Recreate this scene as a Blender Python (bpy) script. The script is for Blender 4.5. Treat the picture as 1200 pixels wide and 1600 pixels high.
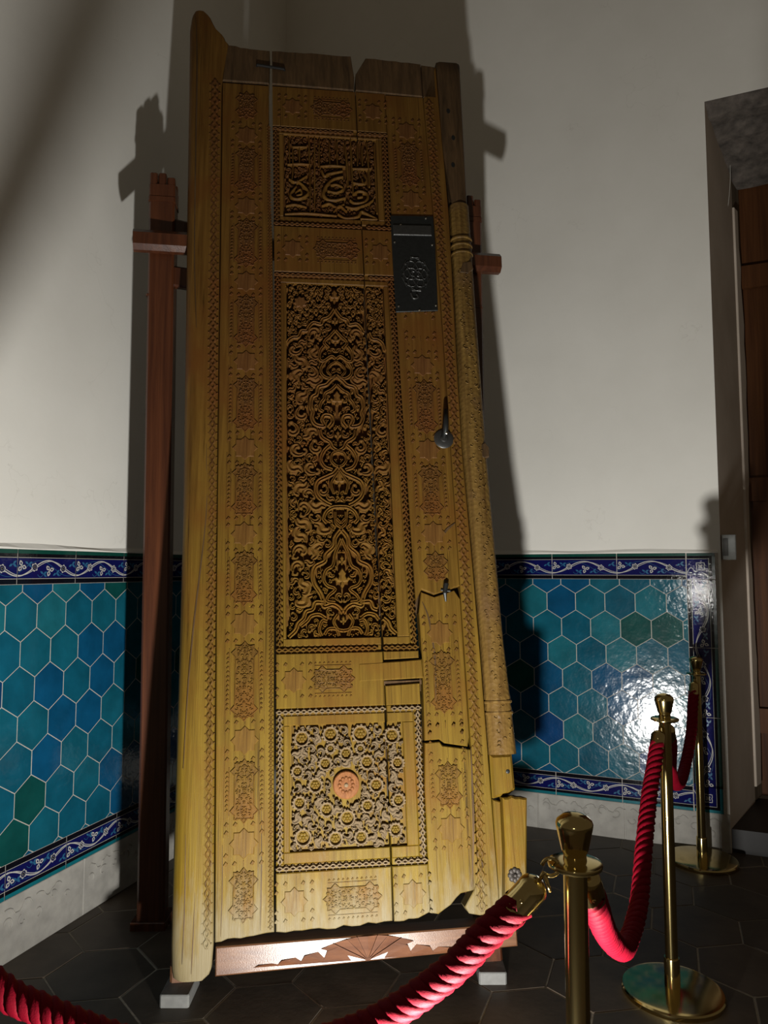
import bpy, bmesh, math, random
import numpy as np
from mathutils import Vector, Matrix
random.seed(7)
for o in list(bpy.data.objects): bpy.data.objects.remove(o)
SC = bpy.context.scene
COL = SC.collection

# ---------------------------------------------------------------- camera, world, lights, exposure
cd = bpy.data.cameras.new('camera'); cam = bpy.data.objects.new('camera', cd); COL.objects.link(cam)
cam.location = (0, 0, 1.42); cam.rotation_euler = (math.pi/2 + 0.0792, 0, 0)
cd.sensor_fit = 'VERTICAL'; cd.sensor_height = 36; cd.lens = 36*1150/1600; cd.clip_start = .02
SC.camera = cam
w = bpy.data.worlds.new('world'); SC.world = w; w.use_nodes = True
w.node_tree.nodes['Background'].inputs[0].default_value = (1.0, .80, .56, 1)
w.node_tree.nodes['Background'].inputs[1].default_value = .10
def spot(name, loc, to, power, size, blend, radius, col=(1, 1, 1)):
    l = bpy.data.lights.new(name, 'SPOT'); o = bpy.data.objects.new(name, l); COL.objects.link(o)
    o.location = loc; o.rotation_euler = (Vector(to)-Vector(loc)).to_track_quat('-Z', 'Y').to_euler()
    l.energy = power; l.spot_size = math.radians(size); l.spot_blend = blend; l.shadow_soft_size = radius; l.color = col
    return o
# the low floor spotlight in front of the door, and a gallery lamp behind the photographer that glints in the glazed tiles
spot('floor_spotlight', (.10, 1.17, .06), (.0, 2.9, 1.75), 500, 150, .9, .038, (1, .985, .94))
spot('gallery_lamp', (-.295, -.736, 1.177), (1.65, 3.87, 1.307), 34, 22, .8, .05, (1, .98, .92))
SC.view_settings.view_transform = 'Standard'; SC.view_settings.look = 'None'
SC.view_settings.gamma = 1; SC.view_settings.use_curve_mapping = False
SC.view_settings.exposure = -0.62

# ---------------------------------------------------------------- materials
def newmat(name):
    m = bpy.data.materials.new(name); m.use_nodes = True
    nt = m.node_tree; return m, nt, nt.nodes, nt.links, nt.nodes['Principled BSDF']
def nd(nodes, t, **kw):
    n = nodes.new(t)
    for k, v in kw.items(): setattr(n, k, v)
    return n
def c4(c): return (c[0], c[1], c[2], 1)
def noise(nodes, links, vec, scale, detail=4, rough=.55, dist=0):
    n = nd(nodes, 'ShaderNodeTexNoise'); n.inputs['Scale'].default_value = scale
    n.inputs['Detail'].default_value = detail; n.inputs['Roughness'].default_value = rough; n.inputs['Distortion'].default_value = dist
    if vec: links.new(vec, n.inputs['Vector'])
    return n.outputs['Fac']
def ramp(nodes, links, fac, stops):
    r = nd(nodes, 'ShaderNodeValToRGB'); e = r.color_ramp.elements
    while len(e) < len(stops): e.new(.5)
    for i, (p, c) in enumerate(stops): e[i].position = p; e[i].color = c4(c)
    links.new(fac, r.inputs[0]); return r.outputs[0]
def mixc(nodes, links, fac, a, b, mode='MIX'):
    m = nd(nodes, 'ShaderNodeMix', data_type='RGBA', blend_type=mode)
    for sock, v in ((m.inputs[0], fac), (m.inputs[6], a), (m.inputs[7], b)):
        if hasattr(v, 'is_linked') or hasattr(v, 'links'): links.new(v, sock)
        elif isinstance(v, (int, float)): sock.default_value = v
        else: sock.default_value = c4(v)
    return m.outputs[2]
def mapping(nodes, links, scale, coord='Object'):
    t = nd(nodes, 'ShaderNodeTexCoord'); m = nd(nodes, 'ShaderNodeMapping'); m.inputs['Scale'].default_value = scale
    links.new(t.outputs[coord], m.inputs[0]); return m.outputs[0]
def bump(nodes, links, bs, h, strength, dist=.002):
    b = nd(nodes, 'ShaderNodeBump'); b.inputs['Strength'].default_value = strength; b.inputs['Distance'].default_value = dist
    links.new(h, b.inputs['Height']); links.new(b.outputs[0], bs.inputs['Normal'])
def plain(name, col, rough=.5, metal=0, spec=.5, nscale=None, nstr=.3, var=.12, ndist=.002, coord='Object'):
    m, nt, N, L, bs = newmat(name)
    bs.inputs['Roughness'].default_value = rough; bs.inputs['Metallic'].default_value = metal
    bs.inputs['Specular IOR Level'].default_value = spec
    if nscale:
        v = mapping(N, L, (1, 1, 1), coord); f = noise(N, L, v, nscale, 5)
        a = [x*(1-var) for x in col]; b = [min(1, x*(1+var)) for x in col]
        L.new(ramp(N, L, f, [(.3, a), (.7, b)]), bs.inputs['Base Color']); bump(N, L, bs, f, nstr, ndist)
    else: bs.inputs['Base Color'].default_value = c4(col)
    return m
def wood(name, dark, light, gscale=(55, 2.2, 55), rough=.5, bstr=.35, weather=None, blotch=None, spec=.16):
    m, nt, N, L, bs = newmat(name)
    v = mapping(N, L, gscale); g = noise(N, L, v, 1.0, 8, .62, .4)
    col = ramp(N, L, g, [(.28, dark), (.5, [(a+b)/2 for a, b in zip(dark, light)]), (.72, light)])
    v2 = mapping(N, L, (1, 1, 1))
    if weather:                                   # dark checks along the grain
        st = ramp(N, L, noise(N, L, mapping(N, L, (gscale[0]*1.3, gscale[1]*.45, gscale[2]*1.3)), 1.0, 6, .7, .6), [(.33, (.30, .26, .22)), (.43, (1, 1, 1))])
        col = mixc(N, L, 1.0, col, st, 'MULTIPLY')
    if blotch:
        f = noise(N, L, v2, 3.2, 5, .6); f2 = ramp(N, L, f, [(.47, (0, 0, 0)), (.68, (1, 1, 1))])
        col = mixc(N, L, f2, col, blotch)
    if weather:                                   # tone by height, then the bleached, splintered foot of the door: grey wood where the varnish has gone
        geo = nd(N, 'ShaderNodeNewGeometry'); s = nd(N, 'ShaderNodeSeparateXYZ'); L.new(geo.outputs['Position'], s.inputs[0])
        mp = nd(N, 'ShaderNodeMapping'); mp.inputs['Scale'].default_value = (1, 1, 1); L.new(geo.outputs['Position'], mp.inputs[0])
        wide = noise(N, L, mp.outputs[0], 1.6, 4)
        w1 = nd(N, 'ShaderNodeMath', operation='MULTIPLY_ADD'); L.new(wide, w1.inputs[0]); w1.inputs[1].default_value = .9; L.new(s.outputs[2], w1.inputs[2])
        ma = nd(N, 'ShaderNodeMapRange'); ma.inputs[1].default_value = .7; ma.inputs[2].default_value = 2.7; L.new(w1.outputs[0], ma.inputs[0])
        col = mixc(N, L, ma.outputs[0], mixc(N, L, 1.0, col, (.70, .76, .30), 'MULTIPLY'), mixc(N, L, 1.0, col, (.66, .54, .43), 'MULTIPLY'))  # browner wood upward, with light falloff toward the top painted into the colour
        mp2 = nd(N, 'ShaderNodeMapping'); mp2.inputs['Scale'].default_value = (34, 34, 3); L.new(geo.outputs['Position'], mp2.inputs[0])
        n1 = noise(N, L, mp2.outputs[0], 1.0, 6, .65)
        a = nd(N, 'ShaderNodeMath', operation='MULTIPLY'); a.inputs[1].default_value = .56; L.new(n1, a.inputs[0])
        b = nd(N, 'ShaderNodeMath', operation='SUBTRACT'); L.new(a.outputs[0], b.inputs[0]); L.new(s.outputs[2], b.inputs[1])
        mr = nd(N, 'ShaderNodeMapRange'); mr.inputs[1].default_value = -.10; mr.inputs[2].default_value = .10; L.new(b.outputs[0], mr.inputs[0])
        col = mixc(N, L, mr.outputs[0], col, weather)
    L.new(col, bs.inputs['Base Color']); bs.inputs['Roughness'].default_value = rough; bs.inputs['Specular IOR Level'].default_value = spec
    fine = noise(N, L, mapping(N, L, (240, 8, 240)), 1.0, 6, .6)
    ad = nd(N, 'ShaderNodeMath', operation='ADD'); L.new(g, ad.inputs[0]); L.new(fine, ad.inputs[1])
    bump(N, L, bs, ad.outputs[0], bstr, .003)
    return m
GREY = (.17, .135, .070)
M = {}
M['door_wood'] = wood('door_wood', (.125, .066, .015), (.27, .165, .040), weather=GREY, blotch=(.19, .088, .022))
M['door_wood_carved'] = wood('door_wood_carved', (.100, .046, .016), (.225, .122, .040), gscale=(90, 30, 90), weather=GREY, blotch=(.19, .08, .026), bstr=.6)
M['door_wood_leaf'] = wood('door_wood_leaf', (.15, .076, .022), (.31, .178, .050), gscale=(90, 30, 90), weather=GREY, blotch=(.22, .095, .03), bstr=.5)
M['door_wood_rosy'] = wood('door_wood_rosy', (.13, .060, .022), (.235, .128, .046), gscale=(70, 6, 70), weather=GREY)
M['door_wood_red'] = wood('door_wood_red', (.13, .045, .015), (.26, .105, .034), gscale=(70, 30, 70))
M['door_wood_silvered'] = wood('door_wood_silvered', (.135, .090, .046), (.255, .190, .115), gscale=(90, 30, 90), bstr=.6)
M['door_wood_dark'] = wood('door_wood_dark', (.040, .024, .012), (.115, .066, .030), gscale=(45, 5, 45), bstr=.5)
M['mahogany'] = wood('mahogany', (.034, .010, .005), (.098, .031, .012), gscale=(40, 40, 1.6), rough=.26, bstr=.12, spec=.6)
M['beam_wood'] = wood('beam_wood', (.065, .024, .011), (.155, .072, .032), gscale=(2.5, 45, 45), rough=.33, bstr=.12, spec=.6)
M['beam_wood_cut'] = wood('beam_wood_cut', (.060, .020, .008), (.13, .05, .02), gscale=(2.5, 45, 45), rough=.6, bstr=.12, spec=.15)
M['doorway_wood'] = wood('doorway_wood', (.045, .016, .006), (.11, .042, .014), gscale=(30, 30, 1.2), rough=.5)
M['old_timber'] = wood('old_timber', (.07, .052, .036), (.22, .175, .12), gscale=(30, 30, 1.2), rough=.8)
M['iron'] = plain('iron', (.035, .037, .036), .48, .75, nscale=60, nstr=.5)
M['iron_worn'] = plain('iron_worn', (.085, .085, .082), .42, .8, nscale=70, nstr=.4)
M['iron_dark'] = plain('iron_dark', (.018, .017, .016), .7, .2, spec=.2, nscale=70, nstr=.4)
M['iron_rust'] = plain('iron_rust', (.050, .042, .036), .55, .4, nscale=70, nstr=.5)
M['rivet'] = plain('rivet', (.6, .58, .52), .22, 1)
M['brass'] = plain('brass', (.60, .47, .20), .13, 1, nscale=8, nstr=.02, var=.05)
M['rope'] = plain('rope', (.17, .0016, .010), .62, 0, nscale=350, nstr=.5, ndist=.001, spec=.10)
bs_ = M['rope'].node_tree.nodes['Principled BSDF']; bs_.inputs['Sheen Weight'].default_value = .0; bs_.inputs['Sheen Roughness'].default_value = .35
bs_.inputs['Sheen Tint'].default_value = (1, .35, .5, 1)
M['lead'] = plain('lead', (.125, .125, .118), .6, 0, nscale=40, nstr=.4)
M['grout'] = plain('grout', (.38, .35, .31), .9, nscale=90, nstr=.5)
M['floor_grout'] = plain('floor_grout', (.30, .27, .22), .9, nscale=60, nstr=.6)
M['glaze_black'] = plain('glaze_black', (.004, .004, .007), .06, nscale=60, nstr=.22)
M['glaze_blue'] = plain('glaze_blue', (.005, .006, .065), .06, nscale=60, nstr=.22)
M['glaze_white'] = plain('glaze_white', (.42, .41, .38), .15)
M['glaze_sky'] = plain('glaze_sky', (.022, .10, .20), .15)
M['glaze_green'] = plain('glaze_green', (.004, .05, .036), .16, nscale=24, nstr=.25)
M['glaze_turquoise'] = plain('glaze_turquoise', (.006, .115, .14), .16, nscale=24, nstr=.25)
def glaze(name, col, var=.25):
    m, nt, N, L, bs = newmat(name)
    v = mapping(N, L, (1, 1, 1)); oi = nd(N, 'ShaderNodeObjectInfo')
    ad = nd(N, 'ShaderNodeVectorMath', operation='ADD'); L.new(v, ad.inputs[0]); L.new(oi.outputs['Location'], ad.inputs[1])
    f = noise(N, L, ad.outputs[0], 9, 3)
    c = ramp(N, L, f, [(.25, [x*(1-var) for x in col]), (.75, [x*(1+var) for x in col])])
    L.new(c, bs.inputs['Base Color']); bs.inputs['Roughness'].default_value = .13
    bs.inputs['Coat Weight'].default_value = .3; bs.inputs['Coat Roughness'].default_value = .08
    b1 = noise(N, L, ad.outputs[0], 22, 2); b2 = noise(N, L, ad.outputs[0], 95, 2)
    mu = nd(N, 'ShaderNodeMath', operation='MULTIPLY_ADD'); L.new(b2, mu.inputs[0]); mu.inputs[1].default_value = .12; L.new(b1, mu.inputs[2])
    bump(N, L, bs, mu.outputs[0], .30, .006)
    return m
GL = [glaze('glaze_teal_a', (.005, .080, .118)), glaze('glaze_teal_b', (.004, .070, .112)), glaze('glaze_ocean', (.003, .056, .126)),
      glaze('glaze_deep_blue', (.003, .036, .115)), glaze('glaze_sea_green', (.004, .054, .050)), glaze('glaze_pale_teal', (.009, .10, .128))]
def plaster(name, a, b):
    m, nt, N, L, bs = newmat(name)
    v = mapping(N, L, (1, 1, 1)); f = noise(N, L, v, 1.3, 6, .6); f2 = noise(N, L, v, 38, 6, .6)
    col = ramp(N, L, f, [(.3, a), (.7, b)])
    vo = nd(N, 'ShaderNodeTexVoronoi', feature='DISTANCE_TO_EDGE'); vo.inputs['Scale'].default_value = 1.7
    wv = nd(N, 'ShaderNodeVectorMath', operation='ADD'); nn = nd(N, 'ShaderNodeTexNoise'); nn.inputs['Scale'].default_value = 3; nn.inputs['Detail'].default_value = 6
    L.new(v, nn.inputs['Vector']); L.new(v, wv.inputs[0]); L.new(nn.outputs['Color'], wv.inputs[1]); L.new(wv.outputs[0], vo.inputs['Vector'])
    cr = ramp(N, L, vo.outputs['Distance'], [(0, (1, 1, 1)), (.006, (0, 0, 0))])
    gate = ramp(N, L, noise(N, L, v, 2.1, 2), [(.56, (0, 0, 0)), (.62, (1, 1, 1))])
    hair = mixc(N, L, 1.0, cr, gate, 'MULTIPLY')
    L.new(mixc(N, L, mixc(N, L, .82, hair, (0, 0, 0)), col, (.30, .27, .22)), bs.inputs['Base Color'])
    bs.inputs['Roughness'].default_value = .9; bs.inputs['Specular IOR Level'].default_value = .2
    bump(N, L, bs, f2, .16, .003)
    return m
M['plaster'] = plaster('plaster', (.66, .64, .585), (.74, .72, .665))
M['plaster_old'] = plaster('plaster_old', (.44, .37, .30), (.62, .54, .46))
M['plinth_stone'] = plain('plinth_stone', (.31, .295, .265), .75, nscale=14, nstr=.5, ndist=.006, var=.18)
M['brick_dark'] = plain('brick_dark', (.085, .07, .058), .9, nscale=18, nstr=1.0, ndist=.012, var=.5)
M['dark_stone'] = plain('dark_stone', (.012, .010, .009), .5, nscale=10, nstr=.2, var=.3)
def slabmat(name, col):
    m, nt, N, L, bs = newmat(name)
    v = mapping(N, L, (1, 1, 1)); oi = nd(N, 'ShaderNodeObjectInfo')
    ad = nd(N, 'ShaderNodeVectorMath', operation='ADD'); L.new(v, ad.inputs[0]); L.new(oi.outputs['Location'], ad.inputs[1])
    f = noise(N, L, ad.outputs[0], 6, 8, .65); f2 = noise(N, L, ad.outputs[0], 45, 5)
    L.new(ramp(N, L, f, [(.3, [x*.7 for x in col]), (.7, [x*1.35 for x in col])]), bs.inputs['Base Color'])
    bs.inputs['Roughness'].default_value = .5; bs.inputs['Specular IOR Level'].default_value = .35; bump(N, L, bs, f2, .12, .003)
    return m
SLAB = [slabmat('slab_a', (.072, .054, .038)), slabmat('slab_b', (.082, .062, .045)), slabmat('slab_c', (.062, .050, .038))]
M['grey_metal'] = plain('grey_metal', (.30, .31, .30), .45, .3, nscale=40, nstr=.1)
M['thread'] = plain('thread', (.6, .58, .52), .6)

# ---------------------------------------------------------------- mesh helpers
class MB:
    def __init__(s): s.v = []; s.f = []; s.m = []
    def add(s, vs, fs, mat=0):
        b = len(s.v); s.v += [tuple(map(float, q)) for q in vs]
        for f in fs: s.f.append([b+i for i in f]); s.m.append(mat)
    def box(s, x0, x1, y0, y1, z0, z1, mat=0):
        s.add([(x, y, z) for x in (x0, x1) for y in (y0, y1) for z in (z0, z1)],
              [(0, 1, 3, 2), (4, 6, 7, 5), (0, 4, 5, 1), (2, 3, 7, 6), (0, 2, 6, 4), (1, 5, 7, 3)], mat)
    def prism(s, poly, z0, z1, bev=0, mat=0, ax='z'):
        """polygon (counter-clockwise) extruded from z0 to z1, with an inset bevel at z1"""
        n = len(poly); P = [Vector((a, b)) for a, b in poly]
        rings = [(P, z0)]
        if bev:
            Q = inset(P, bev); rings += [(P, z1-bev*(1 if z1 > z0 else -1)), (Q, z1)]
        else: rings += [(P, z1)]
        vs = []
        for R_, z in rings: vs += [(q.x, q.y, z) for q in R_]
        fs = [tuple(reversed(range(n)))]
        for k in range(len(rings)-1):
            for i in range(n):
                j = (i+1) % n; fs.append((k*n+i, k*n+j, (k+1)*n+j, (k+1)*n+i))
        fs.append(tuple((len(rings)-1)*n+i for i in range(n)))
        s.add(vs, fs, mat)
    def strip(s, pts, widths, z0, h, prof='round', mat=0, caps=True):
        """raised carved band following a 2D polyline"""
        pr = {'round': [(-1, 0), (-.82, .7), (-.3, 1), (.3, 1), (.82, .7), (1, 0)],
              'groove': [(-1, 0), (-.95, .9), (-.6, 1), (0, .72), (.6, 1), (.95, .9), (1, 0)],
              'flat': [(-1, 0), (-1, 1), (1, 1), (1, 0)]}[prof]
        P = [Vector((a, b)) for a, b in pts]; n = len(P)
        if isinstance(widths, (int, float)): widths = [widths]*n
        vs = []; k = len(pr)
        for i in range(n):
            t = (P[min(i+1, n-1)]-P[max(i-1, 0)])
            t = t.normalized() if t.length > 1e-9 else Vector((0, 1))
            nn = Vector((-t.y, t.x))
            for a, b in pr:
                q = P[i]-nn*a*widths[i]; vs.append((q.x, q.y, z0+h*b))
        fs = []
        for i in range(n-1):
            for j in range(k-1): fs.append((i*k+j, (i+1)*k+j, (i+1)*k+j+1, i*k+j+1)[::-1])
        if caps: fs.append(tuple(range(k))[::-1]); fs.append(tuple((n-1)*k+j for j in range(k)))
        s.add(vs, fs, mat)
    def tube(s, pts, rad, n=8, mat=0, caps=True):
        P = [Vector(p) for p in pts]; m = len(P)
        if isinstance(rad, (int, float)): rad = [rad]*m
        t0 = (P[1]-P[0]).normalized(); up = Vector((0, 0, 1)) if abs(t0.z) < .9 else Vector((1, 0, 0))
        nrm = t0.cross(up).normalized(); vs = []
        for i in range(m):
            t = (P[min(i+1, m-1)]-P[max(i-1, 0)]).normalized()
            nrm = (nrm-t*nrm.dot(t)).normalized(); b = t.cross(nrm)
            for k in range(n):
                a = 2*math.pi*k/n; vs.append(P[i]+(nrm*math.cos(a)+b*math.sin(a))*rad[i])
        fs = [(i*n+k, i*n+(k+1) % n, (i+1)*n+(k+1) % n, (i+1)*n+k) for i in range(m-1) for k in range(n)]
        if caps: fs.append(tuple(range(n))[::-1]); fs.append(tuple((m-1)*n+k for k in range(n)))
        s.add(vs, fs, mat)
    def lathe(s, prof, n=28, c=(0, 0, 0), mat=0):
        vs = []
        for r, z in prof:
            for k in range(n):
                a = 2*math.pi*k/n; vs.append((c[0]+r*math.cos(a), c[1]+r*math.sin(a), c[2]+z))
        m = len(prof)
        fs = [(i*n+k, i*n+(k+1) % n, (i+1)*n+(k+1) % n, (i+1)*n+k) for i in range(m-1) for k in range(n)]
        fs.append(tuple(range(n))[::-1]); fs.append(tuple((m-1)*n+k for k in range(n)))
        s.add(vs, fs, mat)
    def dome(s, u, v, r, z0, h, n=12, mat=0):
        vs = []; R_ = [(1, 0), (.9, .5), (.6, .85)]
        for rr, zz in R_:
            for k in range(n):
                a = 2*math.pi*k/n; vs.append((u+r*rr*math.cos(a), v+r*rr*math.sin(a), z0+h*zz))
        vs.append((u, v, z0+h))
        fs = [(i*n+k, i*n+(k+1) % n, (i+1)*n+(k+1) % n, (i+1)*n+k) for i in range(2) for k in range(n)]
        fs += [(2*n+k, 2*n+(k+1) % n, 3*n) for k in range(n)]
        s.add(vs, fs, mat)
    def mesh(s, name, mats, smooth=False):
        me = bpy.data.meshes.new(name); me.from_pydata(s.v, [], s.f)
        for m in (mats if isinstance(mats, (list, tuple)) else [mats]): me.materials.append(m)
        me.polygons.foreach_set('material_index', s.m)
        if smooth: me.polygons.foreach_set('use_smooth', [True]*len(me.polygons))
        me.update(); return me
    def build(s, name, mats, parent=None, smooth=False, fix=True, auto=None, **tags):
        me = s.mesh(name, mats, smooth)
        if fix:
            bm = bmesh.new(); bm.from_mesh(me); bmesh.ops.recalc_face_normals(bm, faces=bm.faces); bm.to_mesh(me); bm.free()
        if smooth and auto: me.set_sharp_from_angle(angle=math.radians(auto))
        return link(name, me, parent, **tags)
def link(name, me, parent=None, loc=None, rotz=None, label=None, cat=None, group=None, kind=None, world=None):
    o = bpy.data.objects.new(name, me); COL.objects.link(o)
    if parent: o.parent = parent
    if loc is not None: o.location = loc
    if rotz is not None: o.rotation_euler = (0, 0, rotz)
    if world is not None: o.matrix_world = world
    for k, v in (('label', label), ('category', cat), ('group', group), ('kind', kind)):
        if v: o[k] = v
    return o
def inset(P, d):
    n = len(P); A = sum(P[i].x*P[(i+1) % n].y-P[(i+1) % n].x*P[i].y for i in range(n)); sg = 1 if A > 0 else -1
    out = []
    for i in range(n):
        a = (P[i]-P[i-1]); b = (P[(i+1) % n]-P[i])
        a = a.normalized() if a.length > 1e-9 else Vector((1, 0)); b = b.normalized() if b.length > 1e-9 else Vector((1, 0))
        na = Vector((-a.y, a.x))*sg; nb = Vector((-b.y, b.x))*sg; m = na+nb
        if m.length < .3: m = na
        m = m.normalized(); out.append(P[i]+m*d/max(.5, m.dot(na)))
    return out
def clip_poly(poly, x0, x1, z0, z1):
    def cl(P, f, inter):
        o = []
        for i in range(len(P)):
            a, b = P[i-1], P[i]
            if f(b):
                if not f(a): o.append(inter(a, b))
                o.append(b)
            elif f(a): o.append(inter(a, b))
        return o
    def ix(c): return lambda a, b: (c, a[1]+(b[1]-a[1])*(c-a[0])/(b[0]-a[0]))
    def iz(c): return lambda a, b: (a[0]+(b[0]-a[0])*(c-a[1])/(b[1]-a[1]), c)
    for f, i in ((lambda q: q[0] >= x0-1e-9, ix(x0)), (lambda q: q[0] <= x1+1e-9, ix(x1)), (lambda q: q[1] >= z0-1e-9, iz(z0)), (lambda q: q[1] <= z1+1e-9, iz(z1))):
        poly = cl(poly, f, i)
        if not poly: return []
    return poly
def smooth_path(pts, per=6):
    """Catmull-Rom through the points (2D or 3D)"""
    P = [np.array(p, float) for p in pts]; P = [2*P[0]-P[1]]+P+[2*P[-1]-P[-2]]; out = []
    for i in range(1, len(P)-2):
        for k in range(per):
            t = k/per; a, b, c, d = P[i-1:i+3]
            out.append(tuple(.5*(2*b+(c-a)*t+(2*a-5*b+4*c-d)*t*t+(3*b-a-3*c+d)*t**3)))
    out.append(tuple(P[-2])); return out
def ip(v, tab): return float(np.interp(v, [a for a, b in tab], [b for a, b in tab]))

# ================================================================ THE SETTING
MB.xf = lambda s, fn: setattr(s, 'v', [fn(*q) for q in s.v])
def to_wall(a, b, h): return (a, -h, b)
mb = MB(); mb.box(-4.5, 5.5, -2.0, 6.5, -.12, -.0022)
floor = mb.build('floor', M['floor_grout'], kind='structure')
HS, HA = .19, math.radians(9)
def hexpts(cx, cy, s, a0, sx=1, sy=1): return [(cx+s*sx*math.cos(a0+k*math.pi/3), cy+s*sy*math.sin(a0+k*math.pi/3)) for k in range(6)]
slabm = []
for m in SLAB:
    mb = MB(); mb.prism(hexpts(0, 0, HS-.0032, HA), -.04, 0, .0022); me = mb.mesh('floor_slab', m); slabm.append(me)
e1 = Vector((math.cos(HA), math.sin(HA))); e2 = Vector((-math.sin(HA), math.cos(HA)))
c0 = Vector((-.13, 2.694)); rs = random.Random(3)
for i in range(-12, 16):
    for j in range(-16, 18):
        c = c0+e1*(1.5*HS*i)+e2*(HS*1.7320508*(j+.5*(i % 2)))
        if not (-2.1 < c.x < 2.9 and .75 < c.y < 5.0): continue
        nL = .9483*c.x-.3173*c.y; nR = -.3907*c.x-.9205*c.y
        if nL < -2.42 or (nR < -4.45 and c.x < 1.75): continue
        o = link('floor_slab', slabm[rs.randrange(3)], floor, loc=(c.x, c.y, rs.uniform(-.0012, .0012)))
        o.rotation_euler = (rs.uniform(-.003, .003), rs.uniform(-.003, .003), 0)

# ---- walls; local x runs along the wall, local y into it, z up
AR, AL = math.radians(-23), math.radians(71.5)
PR = (1.235, 4.045, 0); PL = (-2.0762, .6947, 0)
ENDR = .558; CORR = -2.084; CORL = 4.391
mb = MB(); mb.box(CORR-.3, ENDR, 0, .3, 0, 6.2); mb.box(ENDR, 2.6, 0, .3, 3.97, 6.2)
wall_right = mb.build('wall_right', M['plaster'], kind='structure'); wall_right.location = PR; wall_right.rotation_euler = (0, 0, AR)
mb = MB(); mb.box(.9, CORL, 0, .3, 0, 6.2)
wall_left = mb.build('wall_left', M['plaster'], kind='structure'); wall_left.location = PL; wall_left.rotation_euler = (0, 0, AL)

def ribbon2(mb, pts, w, h, mat):
    mb.strip(pts, w, h-.0004, .0004, 'flat', mat, caps=False)
def petal(mb, cx, cy, ang, l, w, h, mat, notch=True):
    d = Vector((math.cos(ang), math.sin(ang))); n = Vector((-d.y, d.x)); c = Vector((cx, cy))
    pts = [c, c+d*l*.45-n*w, c+d*l*.85-n*w*.55, c+d*l, c+d*l*.85+n*w*.55, c+d*l*.45+n*w]
    mb.add([(q.x, q.y, h) for q in pts], [tuple(range(6))], mat)
    if notch:
        pts = [c+d*l*.25, c+d*l*.5-n*w*.45, c+d*l*.78, c+d*l*.5+n*w*.45]
        mb.add([(q.x, q.y, h+.0003) for q in pts], [(0, 1, 2, 3)], 1)
def border_mesh(Lx, H, strip_mat, up=True, vine=True):
    """glazed border tile with painted scroll; materials 0 black 1 blue 2 white 3 sky 4 edge strip"""
    mb = MB(); g = .0016
    mb.prism([(g, 0), (Lx-g, 0), (Lx-g, H), (g, H)], 0, .007, .0012, 0)
    z = .0071; F = (lambda b: b) if up else (lambda b: H-b)
    def q(x0, x1, b0, b1, h, mat): mb.add([(x0, F(b0), h), (x1, F(b0), h), (x1, F(b1), h), (x0, F(b1), h)], [(0, 1, 2, 3)], mat)
    q(g, Lx-g, H-.016, H-.0015, z, 4)
    b0, b1 = .023, H-.034
    q(g, Lx-g, b0, b1, z, 1); q(g, Lx-g, b0-.0035, b0-.0018, z+.0003, 2); q(g, Lx-g, b1+.0018, b1+.0035, z+.0003, 2)
    mid = (b0+b1)/2; A = (b1-b0)*.40; h = z+.0005
    wave = lambda x, ph=0: mid-A*math.cos(2*math.pi*x/Lx+ph)
    xs = np.linspace(g, Lx-g, 40)
    ribbon2(mb, [(x, F(wave(x, .9)-.001)) for x in xs if True], .0007, h, 3)
    ribbon2(mb, [(x, F(wave(x))) for x in xs], .0022, h+.0003, 2)
    ribbon2(mb, [(x, F(wave(x, -.28)*.9+mid*.1)) for x in xs], .0012, h+.0002, 2)
    k = Lx/.34
    for fx in (.27, .76):
        x = fx*Lx; y = F(wave(x))
        for a in range(6): petal(mb, x, y, a*math.pi/3+.3, 0.0175, .0075, h+.0008, 2)
        mb.add([(x+.0042*math.cos(a*math.pi/4), y+.0042*math.sin(a*math.pi/4), h+.0014) for a in range(8)], [tuple(range(8))], 0)
    for fx, fy, sg in ((.06, .60, 1), (.52, .38, -1)):
        x = fx*Lx; y = F(b0+(b1-b0)*fy)
        for a in (1.9, 4.0, 6.0): petal(mb, x, y, a*sg, 0.024, .0088, h+.0008, 2)
    for fx, fy, sg in ((.17, .7, 1), (.64, .25, -1), (.42, .2, 1), (.92, .72, -1)):
        x = fx*Lx; y = F(b0+(b1-b0)*fy)
        for a in (.5, -.6, 2.6): petal(mb, x, y, a*sg, .020, .0048, h+.0006, 3, False)
        ribbon2(mb, [(x-.03*sg*t, y-.012*math.sin(3*t)) for t in np.linspace(0, 1, 8)], .0009, h+.0005, 3)
    return mb
def corner_mesh(H, strip_mat):
    mb = MB(); g = .0012; mb.prism([(g, g), (H-g, g), (H-g, H-g), (g, H-g)], 0, .007, .0012, 0); z = .0071
    def q(x0, x1, b0, b1, h, mat): mb.add([(x0, b0, h), (x1, b0, h), (x1, b1, h), (x0, b1, h)], [(0, 1, 2, 3)], mat)
    q(g, H-g, H-.016, H-.0015, z, 4); q(H-.016, H-.0015, g, H-.017, z, 4); q(.0, H-.034, .0, H-.034, z, 1)
    q(0, H-.031, H-.0325, H-.0305, z+.0003, 2); q(H-.0325, H-.0305, 0, H-.031, z+.0003, 2)
    cx = H*.48
    pts = []
    for k in range(16):
        a = k*math.pi/8; r = .027 if k % 4 == 2 else (.017 if k % 2 == 0 else .021); pts.append((cx+r*math.cos(a), cx+r*math.sin(a)))
    ribbon2(mb, pts+[pts[0]], .0017, z+.0008, 2)
    for a in range(4): petal(mb, cx, cx, a*math.pi/2+math.pi/4, .014, .005, z+.0008, 2)
    t = np.linspace(0, 1, 10); ribbon2(mb, [(x*cx*.6, .03+.03*math.sin(3*x)) for x in t], .0012, z+.0006, 2)
    return mb
BM = [M['glaze_black'], M['glaze_blue'], M['glaze_white'], M['glaze_sky']]
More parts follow.
